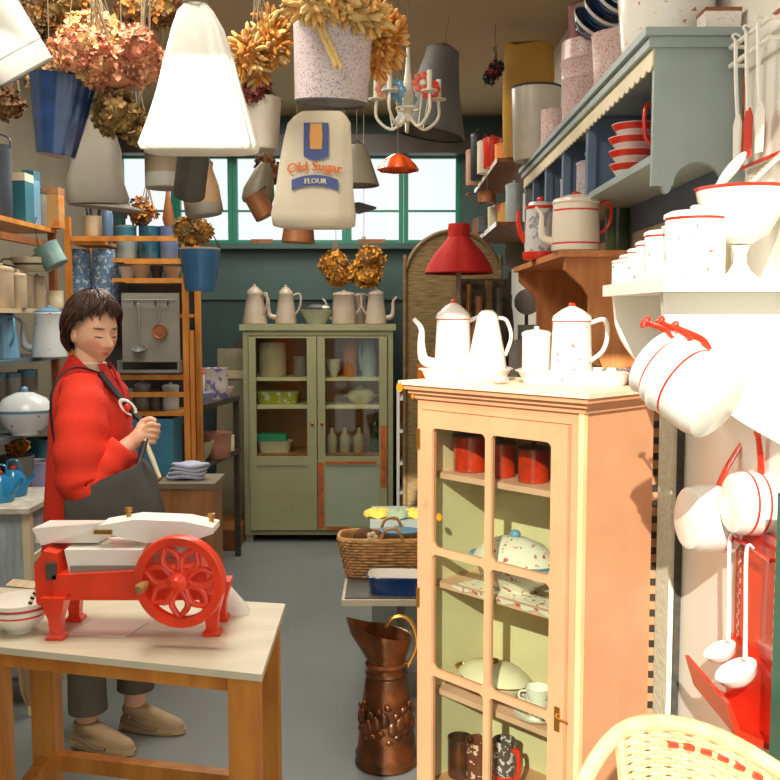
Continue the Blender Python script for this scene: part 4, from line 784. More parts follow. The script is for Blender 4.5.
# things on top of the plate shelf
def pt(Y, x=.78): return Vector((x, Y, PT))
pot('tub', 'big white and red speckled tub at the near end of the plate shelf top', 'tub', pt(2.66, .76), [(0, 0), (.115, 0), (.12, .02), (.135, .2), (.142, .21)], wred, red, [(.2, .215)])
tin('box', 'flat white and brown speckled tin at the near corner of the plate shelf top', Vector((.84, 2.47, PT)), .09, .07, .06, wpale, woodbr)
pot('bucket', 'pink speckled bucket with slanting rim on the plate shelf top, second from the near end', 'bucket', pt(3.2, .765), cyl(.082, .21, .095), pinksp)
pot('bucket', 'pink speckled churn with wavy ring marks on the plate shelf top', 'bucket', pt(3.72, .775), [(0, 0), (.1, 0), (.105, .02), (.11, .18), (.114, .185), (.11, .19), (.114, .25), (.118, .255), (.113, .26), (.112, .33)], pinksp)
pot('cup', 'small pink speckled pot left of the ring-marked churn on the plate shelf top', 'pot', pt(4.12, .71), cyl(.06, .16), pinksp)
for k in range(4):
    Y = 3.45-.04*k; t = pot('bowl', ['navy and white bowl at the back of the tilted row on top of the churns', 'second navy and white bowl of the tilted row on top of the churns', 'third navy and white bowl of the tilted row on top of the churns', 'frontmost pale bowl with dark red rim of the tilted row on top of the churns'][k], 'bowl', (.73+.022*k, 3.62-.07*k, PT+.345+.02*k), bowlp(.085, .06, .5), navy if k < 3 else mat('pale_grey_blue_en', (176, 190, 200), .3), darkred if k == 3 else white, [(.045, .06)], rot=(1.0, 0, .5), group='tilted bowls on the churns', inner=None)
pot('pot', 'dark red pot above the tilted navy bowls at the top right', 'pot', (.775, 3.74, PT+.3335), cyl(.085, .14), darkred)
pot('bucket', 'plain white enamel bucket on the far end of the plate shelf top', 'bucket', pt(4.46, .68), [(0, 0), (.1, 0), (.105, .02), (.115, .33), (.12, .335)], mat('ivory_enamel', (206, 198, 180), .3), dgrey, [(.325, .34)], hm=dgrey)
p = XX(523, 80, 4.75); t = T('yellow_sack', 'mustard yellow sack standing behind the white bucket at the upper right', 'sack', (.70, 4.86, 2.3505)); M().loft([[(w*math.copysign(abs(math.cos(a))**.6, math.cos(a)), .4*w*math.copysign(abs(math.sin(a))**.6, math.sin(a)), z+(.012*math.sin(4*a) if z > .4 else 0)) for a in [i*PI/14 for i in range(28)]] for z, w in ((0, .11), (.02, .125), (.25, .13), (.45, .128), (.56, .12))]).ob('body', mat('mustard_cloth', (190, 146, 66), .85, var=.1, bump=.3, bs=20), t)
bunch('small dark red and black flower sprig hanging left of the yellow sack', XX(495, 72, 4.75), (.05, .05, .06), [black, darkred, black], 60, .02, 2.98, None, 2)
# brown bracket shelf
brw = mat('bracket_wood', (214, 146, 88), .45, vs=5, sxyz=(4, 4, .7), rgb2=(186, 114, 60)); by0, by1 = 3.2, 4.42; bx0 = .575; bzz = 1.775
t = T('bracket_shelf', 'orange-brown bracket shelf under the plate shelf, holding the red-handled coffee pot', 'shelf', (bx0, by0, 0)); bd = XR-bx0-.002
M().prism([(.0, 0), (bd, 0), (bd, by1-by0), (.0, by1-by0)], bzz-.022, bzz, 'z').ob('board', brw, t, bev=.005)
br = [(.02, bzz-.0225), (bd, bzz-.0225), (bd, 1.36), (.16, 1.36)]+[(.105+.05*math.cos(a*.5)**8, 1.36+.26*a/PI) for a in [PI*i/8 for i in range(1, 9)]]+[(.08, 1.655), (.04, 1.69), (.02, 1.71)]
for y in (.02, by1-by0-.06): M().prism(br, y, y+.03).ob('bracket', brw, t)
M().bx(bd-.012, bd, .051, by1-by0-.061, 1.34, bzz-.023).ob('back_board', brw, t)
def bp(px, Y): p = L(px, bzz, Y); return Vector((p.x, Y, bzz+.0005))
coffee('coffee_pot', 'white coffee pot with red stripes and a red handle on the brown bracket shelf', bp(584, 3.28)+Vector((-.03, 0, 0)), .205, .083, .078, mat('cream_enamel', (238, 226, 206), .25, var=.03), red, PI*.96, [(.11, .14), (.66, .69)], hm=red, cone=.17)
t = T('tall_pot', 'tall grey mottled pot with red rim, base and handle on the brown bracket shelf', 'pot', bp(540, 3.78), PI*.9); h = .245
M().lathe([(0, 0), (.066, 0), (.07, .01), (.07, .03), (.062, .032), (.056, h*.8), (.06, h*.82), (.06, h*.86), (.05, h*.87), (.045, h*.92), (0, h*.95)], 28, bands=[(0, .031, 1), (h*.81, h*.862, 1)]).ob('body', [mat('mottled_grey', (206, 204, 200), .3, speck=(30, .55, (150, 150, 150))), red], t); M().ball((0, 0, h*.97), (.016, .016, .012), 10, 6).ob('knob', red, t)
M().tube([(-.058, 0, h*.83), (-.095, 0, h*.78), (-.1, 0, h*.5), (-.06, 0, h*.2)], .007, 8).ob('handle', red, t); M().tube([(.06, 0, h*.3), (.085, 0, h*.5), (.09, 0, h*.8)], [.014, .01, .007], 8).ob('spout', red, t)
pot('vase', 'dark green glass jar right of the red-handled coffee pot', 'jar', Vector((.85, 3.55, bzz+.0005)), cyl(.045, .2), mat('dark_green_glass', (70, 90, 56), .2, var=.3), th=.003)

# ------------------------------------------------------------------ white bracket shelf on the right with canisters
wx0, wy0, wy1 = .585, 2.02, 2.60; wz = 1.638
t = T('white_shelf', 'white painted bracket shelf on the right wall with canisters in a row', 'shelf', (wx0, wy0, 0)); wd = XR-wx0-.002
M().bx(0, wd, 0, wy1-wy0, wz-.03, wz).ob('board', whitep, t, bev=.004)
def brk(d, h, n=14): return [(.025, wz-.0305), (wd, wz-.0305), (wd, wz-h-.05), (wd-.09, wz-h)]+[(.025+(wd-.09-.025)*(1-math.sin(a))+.0, wz-.05-(h-.05)*(1-(1-math.cos(PI/2-a)))) if 0 else (.025+(wd-.115)*(math.cos(a))**1.5, wz-.04-(h-.04)*(math.cos(a))**.62) for a in [PI/2*i/n for i in range(1, n+1)]]
M().prism(brk(.3, .33), .09, .115).ob('bracket', whitep, t); M().prism(brk(.3, .30), wy1-wy0-.034, wy1-wy0-.01).ob('bracket', whitep, t)
for px, Y, h, r, lab in ((694, 2.13, .165, .066, 'biggest white canister, at the near end of the row on the white shelf'), (664, 2.25, .13, .047, 'second biggest white canister in the row on the white shelf'), (650, 2.335, .11, .036, 'third white canister from the big one on the white shelf'), (639, 2.405, .095, .03, 'fourth white canister from the big one on the white shelf'), (629, 2.465, .082, .025, 'fifth white canister from the big one on the white shelf'), (620, 2.52, .07, .022, 'smallest white canister, at the far end of the row on the white shelf')):
    canister('canister', lab, Vector((L(px, wz, Y).x, Y, wz+.0005)), r, h, wred if px > 690 else mat('white_enamel_letters', (240, 236, 226), .22, var=.03, speck=(70, .67, (206, 100, 80))), white, white, bands=[(.785, .82)], acc=red, group='canister set on the white shelf')
for Y, x, r, h, mm, lab in ((2.44, .83, .045, .20, mat('mottled_cream', (222, 210, 176), .4, speck=(40, .58, (190, 160, 110))), 'mottled cream jar against the wall behind the canisters on the white shelf'), (2.54, .80, .035, .17, mat('mottled_yellow', (206, 190, 130), .4, speck=(40, .58, (150, 130, 90))), 'mottled yellowish jar against the wall behind the smallest canisters')):
    canister('jar', lab, Vector((x, Y, wz+.0005)), r, h, mm, cat='jar')
p = L(741, wz, 2.16)
t = T('footed_bowl', 'wide white footed bowl with red rim, standing right of the canisters on the white shelf', 'bowl', Vector((.79, 2.14, wz+.0005)))
M().lathe([(0, 0), (.036, 0), (.038, .006), (.026, .016), (.015, .035), (.014, .055), (.022, .075), (.0, .078)], 26).ob('foot', white, t); b = M()
b.shell([(0, .0785), (.025, .0785), (.06, .10), (.088, .15), (.1, .2), (.104, .203)], .003, n=34, bands=[(.196, .21, 1)]); b.ob('bowl', [white, red], t)
t = T('ladle', 'white spoon-shaped scoop lying in the footed bowl', 'scoop', (.79, 2.12, wz+.215), rot=(0, -.75, .1)); M().ball((-.01, 0, .01), (.05, .022, .012)).ob('scoop_bowl', white, t); M().tube([(-.05, 0, .01), (-.06, .0, .012), (-.09, 0, .012)], .006, 8).ob('handle', white, t)
t.location = (.765, 2.10, wz+.24); t.rotation_euler = (0, -.9, 0)
t = T('grater', 'long flat perforated cream grater leaning out of the footed bowl', 'grater', (.80, 2.13, wz+.21), rot=(0, -.75, 0)); m = M(); m.bx(-.02, .13, -.012, .012, -.004, .004); go = m.ob('blade', creamp, t, bev=.002); m = M()
for i in range(11):
    for j in (-1, 0, 1): m.lathe([(0, .0041), (.0025, .0041), (.0025, .0052), (0, .0055)], 6) if 0 else m.ball((-.008+i*.012, j*.007, .004), .002, 6, 4)
m.ob('teeth', woodtan, t)
# enamel rack upper right
ra, rb_, rz0, rz1 = 2.15, 2.40, 1.92, 2.25
t = T('utensil_rack', 'white enamel utensil rack with rust-red border beside the plate shelf at upper right', 'utensil rack', (XR-.002, ra, 0))
M().bx(-.014, 0, 0, rb_-ra, rz0, rz1).ob('back_plate', white, t, bev=.003)
for y in (.0, rb_-ra-.008): M().bx(-.018, -.0145, y, y+.008, rz0, rz1).ob('border', red if y == 0 else rust, t)
for z in (rz0, rz1-.008): M().bx(-.018, -.0145, .009, rb_-ra-.009, z, z+.008).ob('border', red if z < 2 else rust, t)
for z in (rz1-.03, rz1-.075): M().tube([(-.05, .0, z), (-.05, rb_-ra, z)], .006, 8, 1).ob('rail', whitep, t)
for y in (.006, rb_-ra-.006): M().tube([(-.0145, y, rz1-.03), (-.05, y, rz1-.03)], .005, 6, 1).ob('rail_bracket', whitep, t); M().tube([(-.0145, y, rz1-.075), (-.05, y, rz1-.075)], .005, 6, 1).ob('rail_bracket', whitep, t)
for y, mm, lab in ((.05, whitep, 'white slotted spatula, farthest on the upper right enamel rack'), (.12, red, 'white spatula with red blade in the middle of the upper right enamel rack'), (.19, whitep, 'white spatula, nearest on the upper right enamel rack')):
    q = T('spatula', lab, 'spatula', (XR-.062, ra+y, rz1-.03), 0, 'spatulas on the white rack'); M().tube([(0, 0, .0), (.004, 0, -.1), (.01, 0, -.18)], .005, 6).ob('handle', whitep, q); M().prism([(-.018, -.29), (.018, -.29), (.024, -.2), (.008, -.175), (-.008, -.175), (-.024, -.2)], .008, .013, 'x').ob('blade', mm, q); M().tube([(0, 0, 0), (-.008, 0, .012), (-.0, 0, .016), (.012, 0, 0.01)], .003, 6).ob('hook', whitep, q)
# pans hanging under the white shelf
def aim(v): return Vector(v).normalized().to_track_quat('Z', 'X').to_euler()
def hangpan(label, loc, axis, r, h, bands, handle_to, group, hm=red, hw=1):
    t = T('saucepan', label, 'pan', loc, 0, group, rot=aim(axis)); b = M(); b.shell([(0, 0), (r*.8, 0), (r*.92, h*.05), (r, h*.25), (r, h*.95), (r*1.05, h)], .003, n=36, bands=[(a_, b_, 1) for a_, b_ in bands]); b.ob('body', [white, red], t)
    inv = (Matrix.Translation(loc) @ aim(axis).to_matrix().to_4x4()).inverted(); e = inv @ Vector(handle_to); a = Vector((0, 0, h*.8)); d_ = (e-a); d2 = Vector((d_.x, d_.y, 0)).normalized()*r; a += d2
    M().tube([a, a*.7+e*.3+d2*.12, e], [.015*hw, .013*hw, .011*hw], 8, 5, .4).ob('handle', hm, t); M().ring(.012, .003, 14, 6, tuple(e)).ob('hanging_ring', red, t); return t
ax_ = Vector((-.60, .72, .52)); c0 = XX(720, 408, 1.87)
t = hangpan('biggest white saucepan with red lines hanging bottom-out under the white shelf', c0, ax_, .082, .12, [(.085, .09)], c0+Vector((-.06, .12, .16)), 'pans under the white shelf', hw=.6)
for k in range(2):
    t = hangpan(['middle white saucepan nested behind the biggest one under the white shelf', 'hindmost white saucepan of the nest under the white shelf'][k], c0+ax_.normalized()*(.042+.034*k), ax_, .076-.004*k, .10, [(.05, .054), (.07, .074)], c0+Vector((-.09-.03*k, .12, .17)), 'pans under the white shelf', hw=.5)
hangpan('white saucepan with red stripe hanging by its red handle left of the red rack', XX(686, 518, 2.36)+Vector((.0, 0, 0)), (.95, .15, -.05), .085, .11, [(.085, .092)], XX(706, 438, 2.4)+Vector((.1, .0, 0)), 'pans above the red rack')
hangpan('white saucepan with two red stripes hanging by its red handle above the red rack', XX(731, 503, 2.22), (.95, .1, -.05), .076, .085, [(.03, .036), (.06, .066)], XX(745, 432, 2.22)+Vector((.03, .0, 0)), 'pans above the red rack')
# red utensil rack
ra, rb_ = 2.08, 2.36; z0_, z1_ = .66, 1.045
t = T('utensil_rack', 'bright red enamel utensil rack with white checked edges low on the right wall', 'utensil rack', (XR-.002, ra, 0)); rw_ = rb_-ra
M().bx(-.014, 0, 0, rw_, z0_-.02, z1_).ob('back_plate', red, t, bev=.003)
for y in (.02, rw_-.036):
    m = M()
    for i in range(24): m.bx(-.0152, -.0142, y+(.008 if i % 2 else 0), y+.008+(.008 if i % 2 else 0), z0_+.06+i*.0135, z0_+.06+i*.0135+.0135)
    m.ob('check_border', white, t)
M().prism([(-.015, .74), (-.015, .56), (-.11, .60), (-.135, .68), (-.125, .68), (-.1, .615), (-.026, .58), (-.026, .74)], -.01, rw_+.01).ob('drip_tray', red, t, bev=.003)
M().tube([(-.04, .0, z1_-.04), (-.04, rw_, z1_-.04)], .005, 8, 1).ob('rail', red, t)
for y in (.008, rw_-.008): M().tube([(-.0145, y, z1_-.04), (-.04, y, z1_-.04)], .005, 6, 1).ob('rail_bracket', red, t)
for y, l, r, lab in ((.09, .265, .052, 'white ladle with round bowl hanging in front of the red rack, nearest'), (.2, .26, .042, 'white skimmer hanging in front of the red rack, farther')):
    q = T('ladle', lab, 'ladle', (XR-.058, ra+y, z1_-.035), 0, 'ladles on the red rack'); M().tube([(0.012, 0, .002), (0, 0, .01), (-.005, 0, -.02), (-.002, 0, -l*.6), (-.0, 0, -l)], [.003, .003, .005, .005, .006], 8).ob('handle', white, q); b = M(); b.x = Matrix.Translation((-.022, 0, -l-r*.5)) @ Matrix.Rotation(-.5, 4, 'Y'); b.shell([(0, -r*.8), (r*.5, -r*.68), (r*.87, -r*.35), (r, 0)], .0025, n=24); b.ob('bowl', white, q)
# wicker chair, near right corner
t = T('wicker_chair', 'pale wicker armchair with red bands woven in its curved back, near right corner', 'chair', (.50, 1.25, 0))
rp = [(.175, 1.22, .60), (.215, 1.33, .69), (.29, 1.45, .80), (.345, 1.505, .867), (.40, 1.535, .902), (.47, 1.55, .904), (.55, 1.55, .885), (.63, 1.54, .845), (.72, 1.49, .79), (.80, 1.40, .72), (.84, 1.28, .63)]
rp = [Vector((a-.5, b-1.25, c-.038)) for a, b, c in rp]
M().tube(rp, .014, 10, 6).ob('rim', wick, t)
cr = catmull(rp, 8); cr = cr[30:]; m = M(); K_ = 62
def low(q): return Vector((q.x*.72, q.y*.72, .42))
for k in range(K_):
    u = .03+.95*k/K_
    m.tube([q*(1-u)+low(q)*u+Vector((q.x, q.y, 0)).normalized()*.0035*(1 if (i//2+k) % 2 else -1) for i, q in enumerate(cr)][::2], .0042, 5, 2)
m.ob('woven_back', wick, t)
for i in range(0, len(cr), 4): M().tube([cr[i], low(cr[i])], .0035 if i else .009, 6, 1).ob('stake', wick, t)
m = M(); c2 = catmull(rp, 8)
for i in range(40, 71, 3):
    q = c2[i]*.93+low(c2[i])*.07; n_ = Vector((q.x, q.y, 0)).normalized(); dd = (c2[i+1]-c2[i]).normalized(); M_ = None
    m.tube([q-n_*.0085-dd*.001, q-n_*.0085+dd*.015], .0085, 6, 1, .6)
m.ob('red_band', red, t)
M().lathe([(0, .40), (.25, .40), (.27, .41), (.25, .43), (0, .43)], 32).ob('seat', wick, t)
for a in (.8, 2.3, 3.9, 5.5): M().tube([(.22*math.cos(a), .22*math.sin(a), .40), (.25*math.cos(a), .25*math.sin(a), 0.0)], .016, 8, 1).ob('leg', wick, t)
# ------------------------------------------------------------------ things hanging from the ceiling
def hang(name, label, cat, px, py, Y, group=None, rot=None):
    return T(name, label, cat, XX(px, py, Y), 0, group, rot)
def sackloft(px_rows, Y, dk, wr, n=40, e=.55, seed=0, pleat=0):
    """rows of (py, left px, right px) -> rings in world offsets from the row centre line"""
    rr = random.Random(seed); ph = [rr.uniform(0, 6.28) for _ in range(6)]; rings = []
    for py, xl, xr in px_rows:
        c = XX((xl+xr)/2, py, Y); w = (xr-xl)/2*Y/F; d = w*dk; ring = []
        for i in range(n):
            a = 2*PI*i/n; cx, sy = math.cos(a), math.sin(a)
            if pleat: hgt = min(1, max(0, (153-py)/150)); wr_ = wr*(.35+1.3*hgt); k = 1+wr_*(math.sin(7*a+ph[0])+.8*math.sin(12*a+ph[1]+c.z*3)+.6*math.sin(19*a+ph[2]-c.z*4)+.35*math.sin(31*a+ph[3]))-wr*.9*math.exp(-((math.sin(a/2+ph[4])*6)**2))*hgt
            else: k = 1+wr*(math.sin(5*a+ph[0]+c.z*4)+.7*math.sin(9*a+ph[1]-c.z*7)+.5*math.sin(14*a+ph[2]))
            ring.append((c.x+w*k*math.copysign(abs(cx)**e, cx), c.y+d*k*math.copysign(abs(sy)**e, sy), c.z))
        rings.append(ring)
    return rings
# white linen bag
t = T('linen_bag', 'large white linen bag tied at the top, hanging upper left of centre', 'bag', XX(198, 152, 2.3)); b0 = Vector(t.location); m = M(); m.x = Matrix.Translation(-b0)
m.loft(sackloft([(153, 152, 250), (151, 144, 256), (146, 142, 257), (120, 152, 249), (90, 161, 240), (60, 168, 232), (30, 175, 222), (12, 180, 212), (2, 187, 204), (-6, 183, 207), (-14, 174, 216), (-20, 172, 220)], 2.3, .42, .045, 96, .5, 3, 1)); m.ob('body', linen, t, ang=70)
p = XX(195, 2, 2.3)-b0; M().ring(.026, .004, 20, 6, (p.x, p.y, p.z), 1, .6).ob('drawstring', string, t); cord_to(t, p.z, 2.98-b0.z, p.x, p.y)
# flour sack with print
Ys = 2.95; t = T('flour_sack', 'printed cloth flour sack hanging below the flower bucket', 'sack', XX(313, 228, Ys)); b0 = Vector(t.location); m = M(); m.x = Matrix.Translation(-b0)
rows = [(229, 285, 345), (226, 274, 354), (215, 272, 355), (190, 277, 352), (165, 281, 351), (140, 286, 350), (124, 290, 350), (117, 296, 346), (112, 303, 341)]
m.loft(sackloft(rows, Ys, .33, .03, seed=8)); m.ob('body', sackm, t, ang=70); cord_to(t, XX(0, 112, Ys).z-b0.z, 2.98-b0.z, .02, 0)
def sack_front(x, z):
    for (pa, la, ra_), (pb, lb_, rb2) in zip(rows, rows[1:]):
        za, zb_ = Z(pa, Ys), Z(pb, Ys)
        if za <= z <= zb_:
            k = (z-za)/(zb_-za); l = la+(lb_-la)*k; r_ = ra_+(rb2-ra_)*k; c = XX((l+r_)/2, pa+(pb-pa)*k, Ys); w = (r_-l)/2*Ys/F
            q = min(.97, abs((x-c.x)/w)); return Ys-w*.33*1.05*(1-q**(2/.55))**(.55/2)-.004
    return Ys-.08
def printed(nm, polys, m_, off=0):
    mm = M()
    for poly in polys: mm.f([mm.v((x-b0.x, sack_front(x, z)-off-b0.y, z-b0.z)) for x, z in poly])
    return mm.ob(nm, m_, t)
def pq(px, py): p = XX(px, py, Ys-.06); return (p.x, p.z)
def grid(x0, x1, y0, y1, nx, ny, f=lambda u, v: (0, 0)):
    o = []
    for i in range(nx):
        for j in range(ny):
            q = []
            for a, b in ((i, j), (i+1, j), (i+1, j+1), (i, j+1)):
                u, v = a/nx, b/ny; dx, dy = f(u, v); q.append(pq(x0+(x1-x0)*u+dx, y0+(y1-y0)*v+dy))
            o.append(q)
    return o
pb_, po_, pc_ = mat('print_blue', (70, 84, 132), .9), mat('print_orange', (206, 104, 44), .9), mat('print_tan', (206, 150, 84), .9)
printed('crest_print', grid(303, 328, 121, 155, 8, 8, lambda u, v: (0, (1-abs(2*u-1))*0+(4*(1-(2*u-1)**2) if v > .8 else 0))), pb_)
printed('crest_figure', grid(309, 322, 122, 148, 6, 8, lambda u, v: ((.5-u)*3*abs(v-.5), 0)), pc_, .0012)
printed('banner_print', grid(291, 338, 174, 185, 14, 3, lambda u, v: (0, 5*(2*u-1)**2)), pb_)
def text_polys(txt, size):
    cu = bpy.data.curves.new('letters', 'FONT'); cu.body = txt; cu.size = size; cu.align_x = 'CENTER'; cu.resolution_u = 2
    o_ = bpy.data.objects.new('letters', cu); C.objects.link(o_); dg = bpy.context.evaluated_depsgraph_get()
    me = bpy.data.meshes.new_from_object(o_.evaluated_get(dg)); P_ = [[tuple(me.vertices[i].co[:2]) for i in f.vertices] for f in me.polygons]
    bpy.data.objects.remove(o_); bpy.data.curves.remove(cu); bpy.data.meshes.remove(me); return P_
def lettering(nm, txt, px, py, size, m_, bow=0, fat=0):
    x0_, z0_ = pq(px, py); mm = M()
    for dx in ((-fat, 0, fat) if fat else (0,)):
        for poly in text_polys(txt, size):
            mm.f([mm.v((x0_+x+dx-b0.x, sack_front(x0_+x+dx, z0_+y-bow*x*x)-.0016-abs(dx)*.2-b0.y, z0_+y-bow*x*x-b0.z)) for x, y in poly])
    mm.ob(nm, m_, t)
lettering('lettering', 'Old Sugar', 314, 170, .042, po_, 1.2, .0012); lettering('lettering', 'FLOUR', 315, 182.5, .022, mat('print_cream', (220, 206, 170), .9), 1.5, .0006)
# white pail top left
t = hang('pail', 'white enamel pail hanging tilted in the top left corner', 'bucket', 27, 74, 2.3, rot=(0.36, -.5, 0)); M().shell([(0, 0), (.068, 0), (.072, .006), (.078, .2), (.08, .27), (.083, .272)], .003, n=36, bands=[(.0, .006, 1), (.05, .053, 1)]).ob('body', [mat('pail_white', (226, 226, 220), .3, var=.03), greyen], t); M().tube([(-.08, 0, .26), (-.03, 0, .36), (.03, 0, .36), (.08, 0, .26)], .0035, 6).ob('bail_handle', zinc, t)
M().tube([(0, 0, .36), (-.2, -.06, .66)], .002, 6, 1).ob('cord', string, t)
t = hang('flower_bucket', 'dark blue fluted bucket hanging at the left below the white pail', 'bucket', 56, 156, 2.75, rot=(0, .13, 0)); M().shell([(0, 0), (.052, 0), (.055, .008), (.075, .12), (.092, .215), (.095, .218)], .003, n=72, fl=lambda z, u: 1+.03*math.sin(u*2*PI*12)*min(1, z/.05)).ob('body', navy, t); M().tube([(-.09, 0, .2), (-.06, 0, .3), (0, 0, .34), (.06, 0, .3), (.09, 0, .2)], .003, 6).ob('bail_handle', blackm, t); cord_to(t, .34, 2.98-t.location.z)
# cone (grey felt) with brim
t = hang('felt_cone', 'grey cone-shaped felt strainer with a brim hanging below the pink dried flowers', 'strainer', 97, 204, 3.1); m = M(); m.x = Matrix.Translation(-Vector(t.location)); m.loft(sackloft([(205, 70, 126), (198, 68, 128), (180, 68, 122), (150, 76, 120), (125, 86, 112), (112, 92, 104)], 3.1, .8, .02, 32, .9, 5)); m.ob('body', greycl, t, ang=70); M().lathe([(0, -.004), (.06, -.002), (.125, -.016), (.126, -.013), (.06, .004), (0, .004)], 30, sy=.6).ob('brim', greycl, t, loc=(.04, 0, 0), rot=(0, .1, 0)); cord_to(t, XX(0, 113, 3.1).z-t.location.z, 2.98-t.location.z)
# metal pots hanging in front of the window
def hpot(name, label, cat, px, py, Y, pr, m_, rot=(0, 0, 0), acc=None, bands=(), top=.06):
    t = pot(name, label, cat, XX(px, py, Y), pr, m_, acc, bands, rot=rot); h = pr[-1][1]; r = pr[-1][0]; z = t.location.z
    mw = Euler(rot).to_matrix(); a = mw @ Vector((-r, 0, h*.95)); b_ = mw @ Vector((r, 0, h*.95)); inv = mw.inverted(); pk = Vector((0, 0, (a.z+b_.z)/2+r*.9)); e = Vector((pk.x, pk.y, 2.98-z))
    M().tube([inv @ a, inv @ pk, inv @ b_], .0025, 6, 1).ob('bail_handle', blackm, t); M().tube([inv @ pk, inv @ e], .0018, 6, 1).ob('cord', string, t); return t
taup = mat('taupe_enamel', (116, 100, 80), .45, var=.15)
hpot('pot', 'taupe-grey saucepan hanging below the white linen bag', 'pot', 166, 189, 3.2, cyl(.068, .125), taup, acc=greyen, bands=[(0, .05)])
hpot('tin_can', 'black-bottomed grey tin hanging beside the beige pitcher', 'tin', 189, 196, 3.05, cyl(.05, .17), dgrey, (.5, .25, 0), black, [(0, .004)])
t = hpot('pitcher', 'beige enamel pitcher hanging in front of the window', 'pitcher', 205, 216, 3.4, [(0, 0), (.06, 0), (.068, .012), (.066, .1), (.054, .16), (.058, .185)], mat('tan_enamel', (176, 142, 106), .4, var=.08), (0, -.15, 0), greyen, [(0, .04), (.178, .19)])
hpot('bell', 'grey bell-shaped tin hanging left of the flour sack', 'bell', 256, 205, 3.6, [(0, 0), (.05, 0), (.058, .01), (.06, .05), (.036, .13), (.02, .16)], mat('dull_olive_tin', (118, 112, 92), .45, var=.15), (0, .25, 0))
hpot('copper_cup', 'small brown copper cup hanging just left of the flour sack', 'cup', 266, 217, 3.5, cyl(.04, .09), coppr2, (0, -.5, 0))
hpot('copper_pot', 'brown copper pot hanging just under the flour sack', 'pot', 298, 243, 3.4, cyl(.06, .085, .05), coppr2, (0, .05, 0))
hpot('lampshade', 'grey cone lampshade hanging right of the flour sack', 'lampshade', 357, 186, 3.8, [(.085, 0), (.09, .002), (.05, .12), (.03, .16)], mat('grey_shade', (132, 124, 106), .6))
hpot('bucket', 'white bucket of dark red dried flowers hanging behind the white linen bag', 'bucket', 262, 150, 3.3, [(0, 0), (.052, 0), (.056, .008), (.068, .17), (.07, .173)], mat('greyed_white', (196, 188, 174), .4))
t = hang('glass_shade', 'orange-red fluted glass lampshade hanging below the chandelier', 'lampshade', 398, 171, 4.2); M().shell([(.085, 0), (.09, .006), (.075, .03), (.05, .055), (.02, .072)], .003, n=48, fl=lambda z, u: 1+.06*math.sin(u*2*PI*8)).ob('shade', mat('amber_glass', (214, 84, 26), .25, var=.25, vs=10, coat=.3), t); cord_to(t, .07, 2.98-t.location.z)
t = hang('trowel', 'dark pointed trowel hanging in front of the window right of the flour sack', 'trowel', 352, 208, 3.9); M().loft([[(x, y, z) for y, z in ((-.004, -w), (.004, -w), (.004, w), (-.004, w))] for x, w in ((0, .02), (.03, .024), (.1, .004))]).ob('blade', dgrey, t); M().tube([(0, 0, 0), (-.05, 0, .01)], .01, 8, 1).ob('handle', wooddk, t); cord_to(t, .0, 2.98-t.location.z, -.03)
# speckled bucket with dried flowers
t = hang('speckled_bucket', 'large mauve speckled bucket hanging full of dried flowers, centre top', 'bucket', 331, 106, 2.6, rot=(.10, .04, 0)); r0, r1, h = .094, .108, .245
M().shell([(0, .006), (r0*.96, .006), (r0, 0), (r0+.004, .006), (r1, h), (r1*1.03, h+.003)], .003, n=40, bands=[(-.01, .0105, 1)]).ob('body', [mauve, dgrey], t); M().tube([(-r1, 0, h), (-r1*.7, 0, h+.12), (0, 0, h+.15), (r1*.7, 0, h+.12), (r1, 0, h)], .004, 6).ob('bail_handle', zinc, t); cord_to(t, h+.15, 2.95-t.location.z)  # bucket bottom coloured dark grey, standing in for its shade
pk = [mat('dry_pink', (206, 140, 104), .8, var=.15), mat('dry_salmon', (220, 160, 124), .8, var=.15), mat('dry_straw', (206, 170, 110), .8, var=.15), mat('dry_dusty', (176, 104, 76), .8, var=.15)]
og = [mat('dry_orange', (206, 136, 54), .8, var=.15), mat('dry_amber', (186, 120, 50), .8, var=.15), mat('dry_honey', (220, 168, 96), .8, var=.15)]
br = [mat('dry_tan', (150, 120, 66), .8, var=.15), mat('dry_olive', (122, 104, 58), .8, var=.15), mat('dry_umber', (110, 76, 44), .8, var=.15)]
stw = [mat('wheat', (214, 184, 120), .8, var=.12), mat('wheat_dark', (180, 146, 84), .8, var=.12)]
dr = [mat('dry_maroon', (96, 34, 36), .8, var=.2), mat('dry_wine', (120, 50, 50), .8, var=.2), br[2]]
def bh(label, px, py, Y, wpx, hpx, cols, n, s, lobes=3, kind=0, group='dried flowers on the ceiling'): bunch(label, XX(px, py, Y), (wpx/2*Y/F, wpx/2*Y/F*.75, hpx/2*Y/F), cols, n, s, 2.98, group, lobes, kind=kind)
bh('pink dried hydrangea, large head left of the white linen bag', 96, 62, 2.7, 88, 66, pk, 620, .017, 4)
bh('pale straw-coloured dried flower head above the pink hydrangea', 98, 30, 2.85, 64, 44, [stw[0], pk[1], stw[1]], 300, .017, 3)
bh('pink dried flowers half behind the left edge of the white linen bag', 147, 52, 2.6, 58, 62, [pk[0], pk[1], pk[3]], 330, .016, 3)
bh('olive-brown dried hydrangea head below the pink ones', 123, 108, 2.75, 58, 50, br, 320, .017, 3)
bh('golden-brown dried flowers at the very top behind the white pail', 66, 6, 3.1, 70, 40, [br[0], br[2], og[1]], 240, .02, 3)
bh('brown dried flowers at the very top left of the white linen bag', 140, 6, 3.0, 80, 36, [br[0], og[1], br[2]], 240, .02, 3)
bh('brown dried flowers between the white pail and the blue bucket', 50, 80, 3.0, 50, 30, br, 150, .018, 3)
bh('orange dried flowers hanging between the linen bag and the speckled bucket', 260, 42, 2.8, 54, 78, og+stw, 420, .017, 4, 1)
bh('orange dried physalis bunch right of the speckled bucket', 378, 44, 2.7, 58, 84, og, 480, .019, 4, 1)
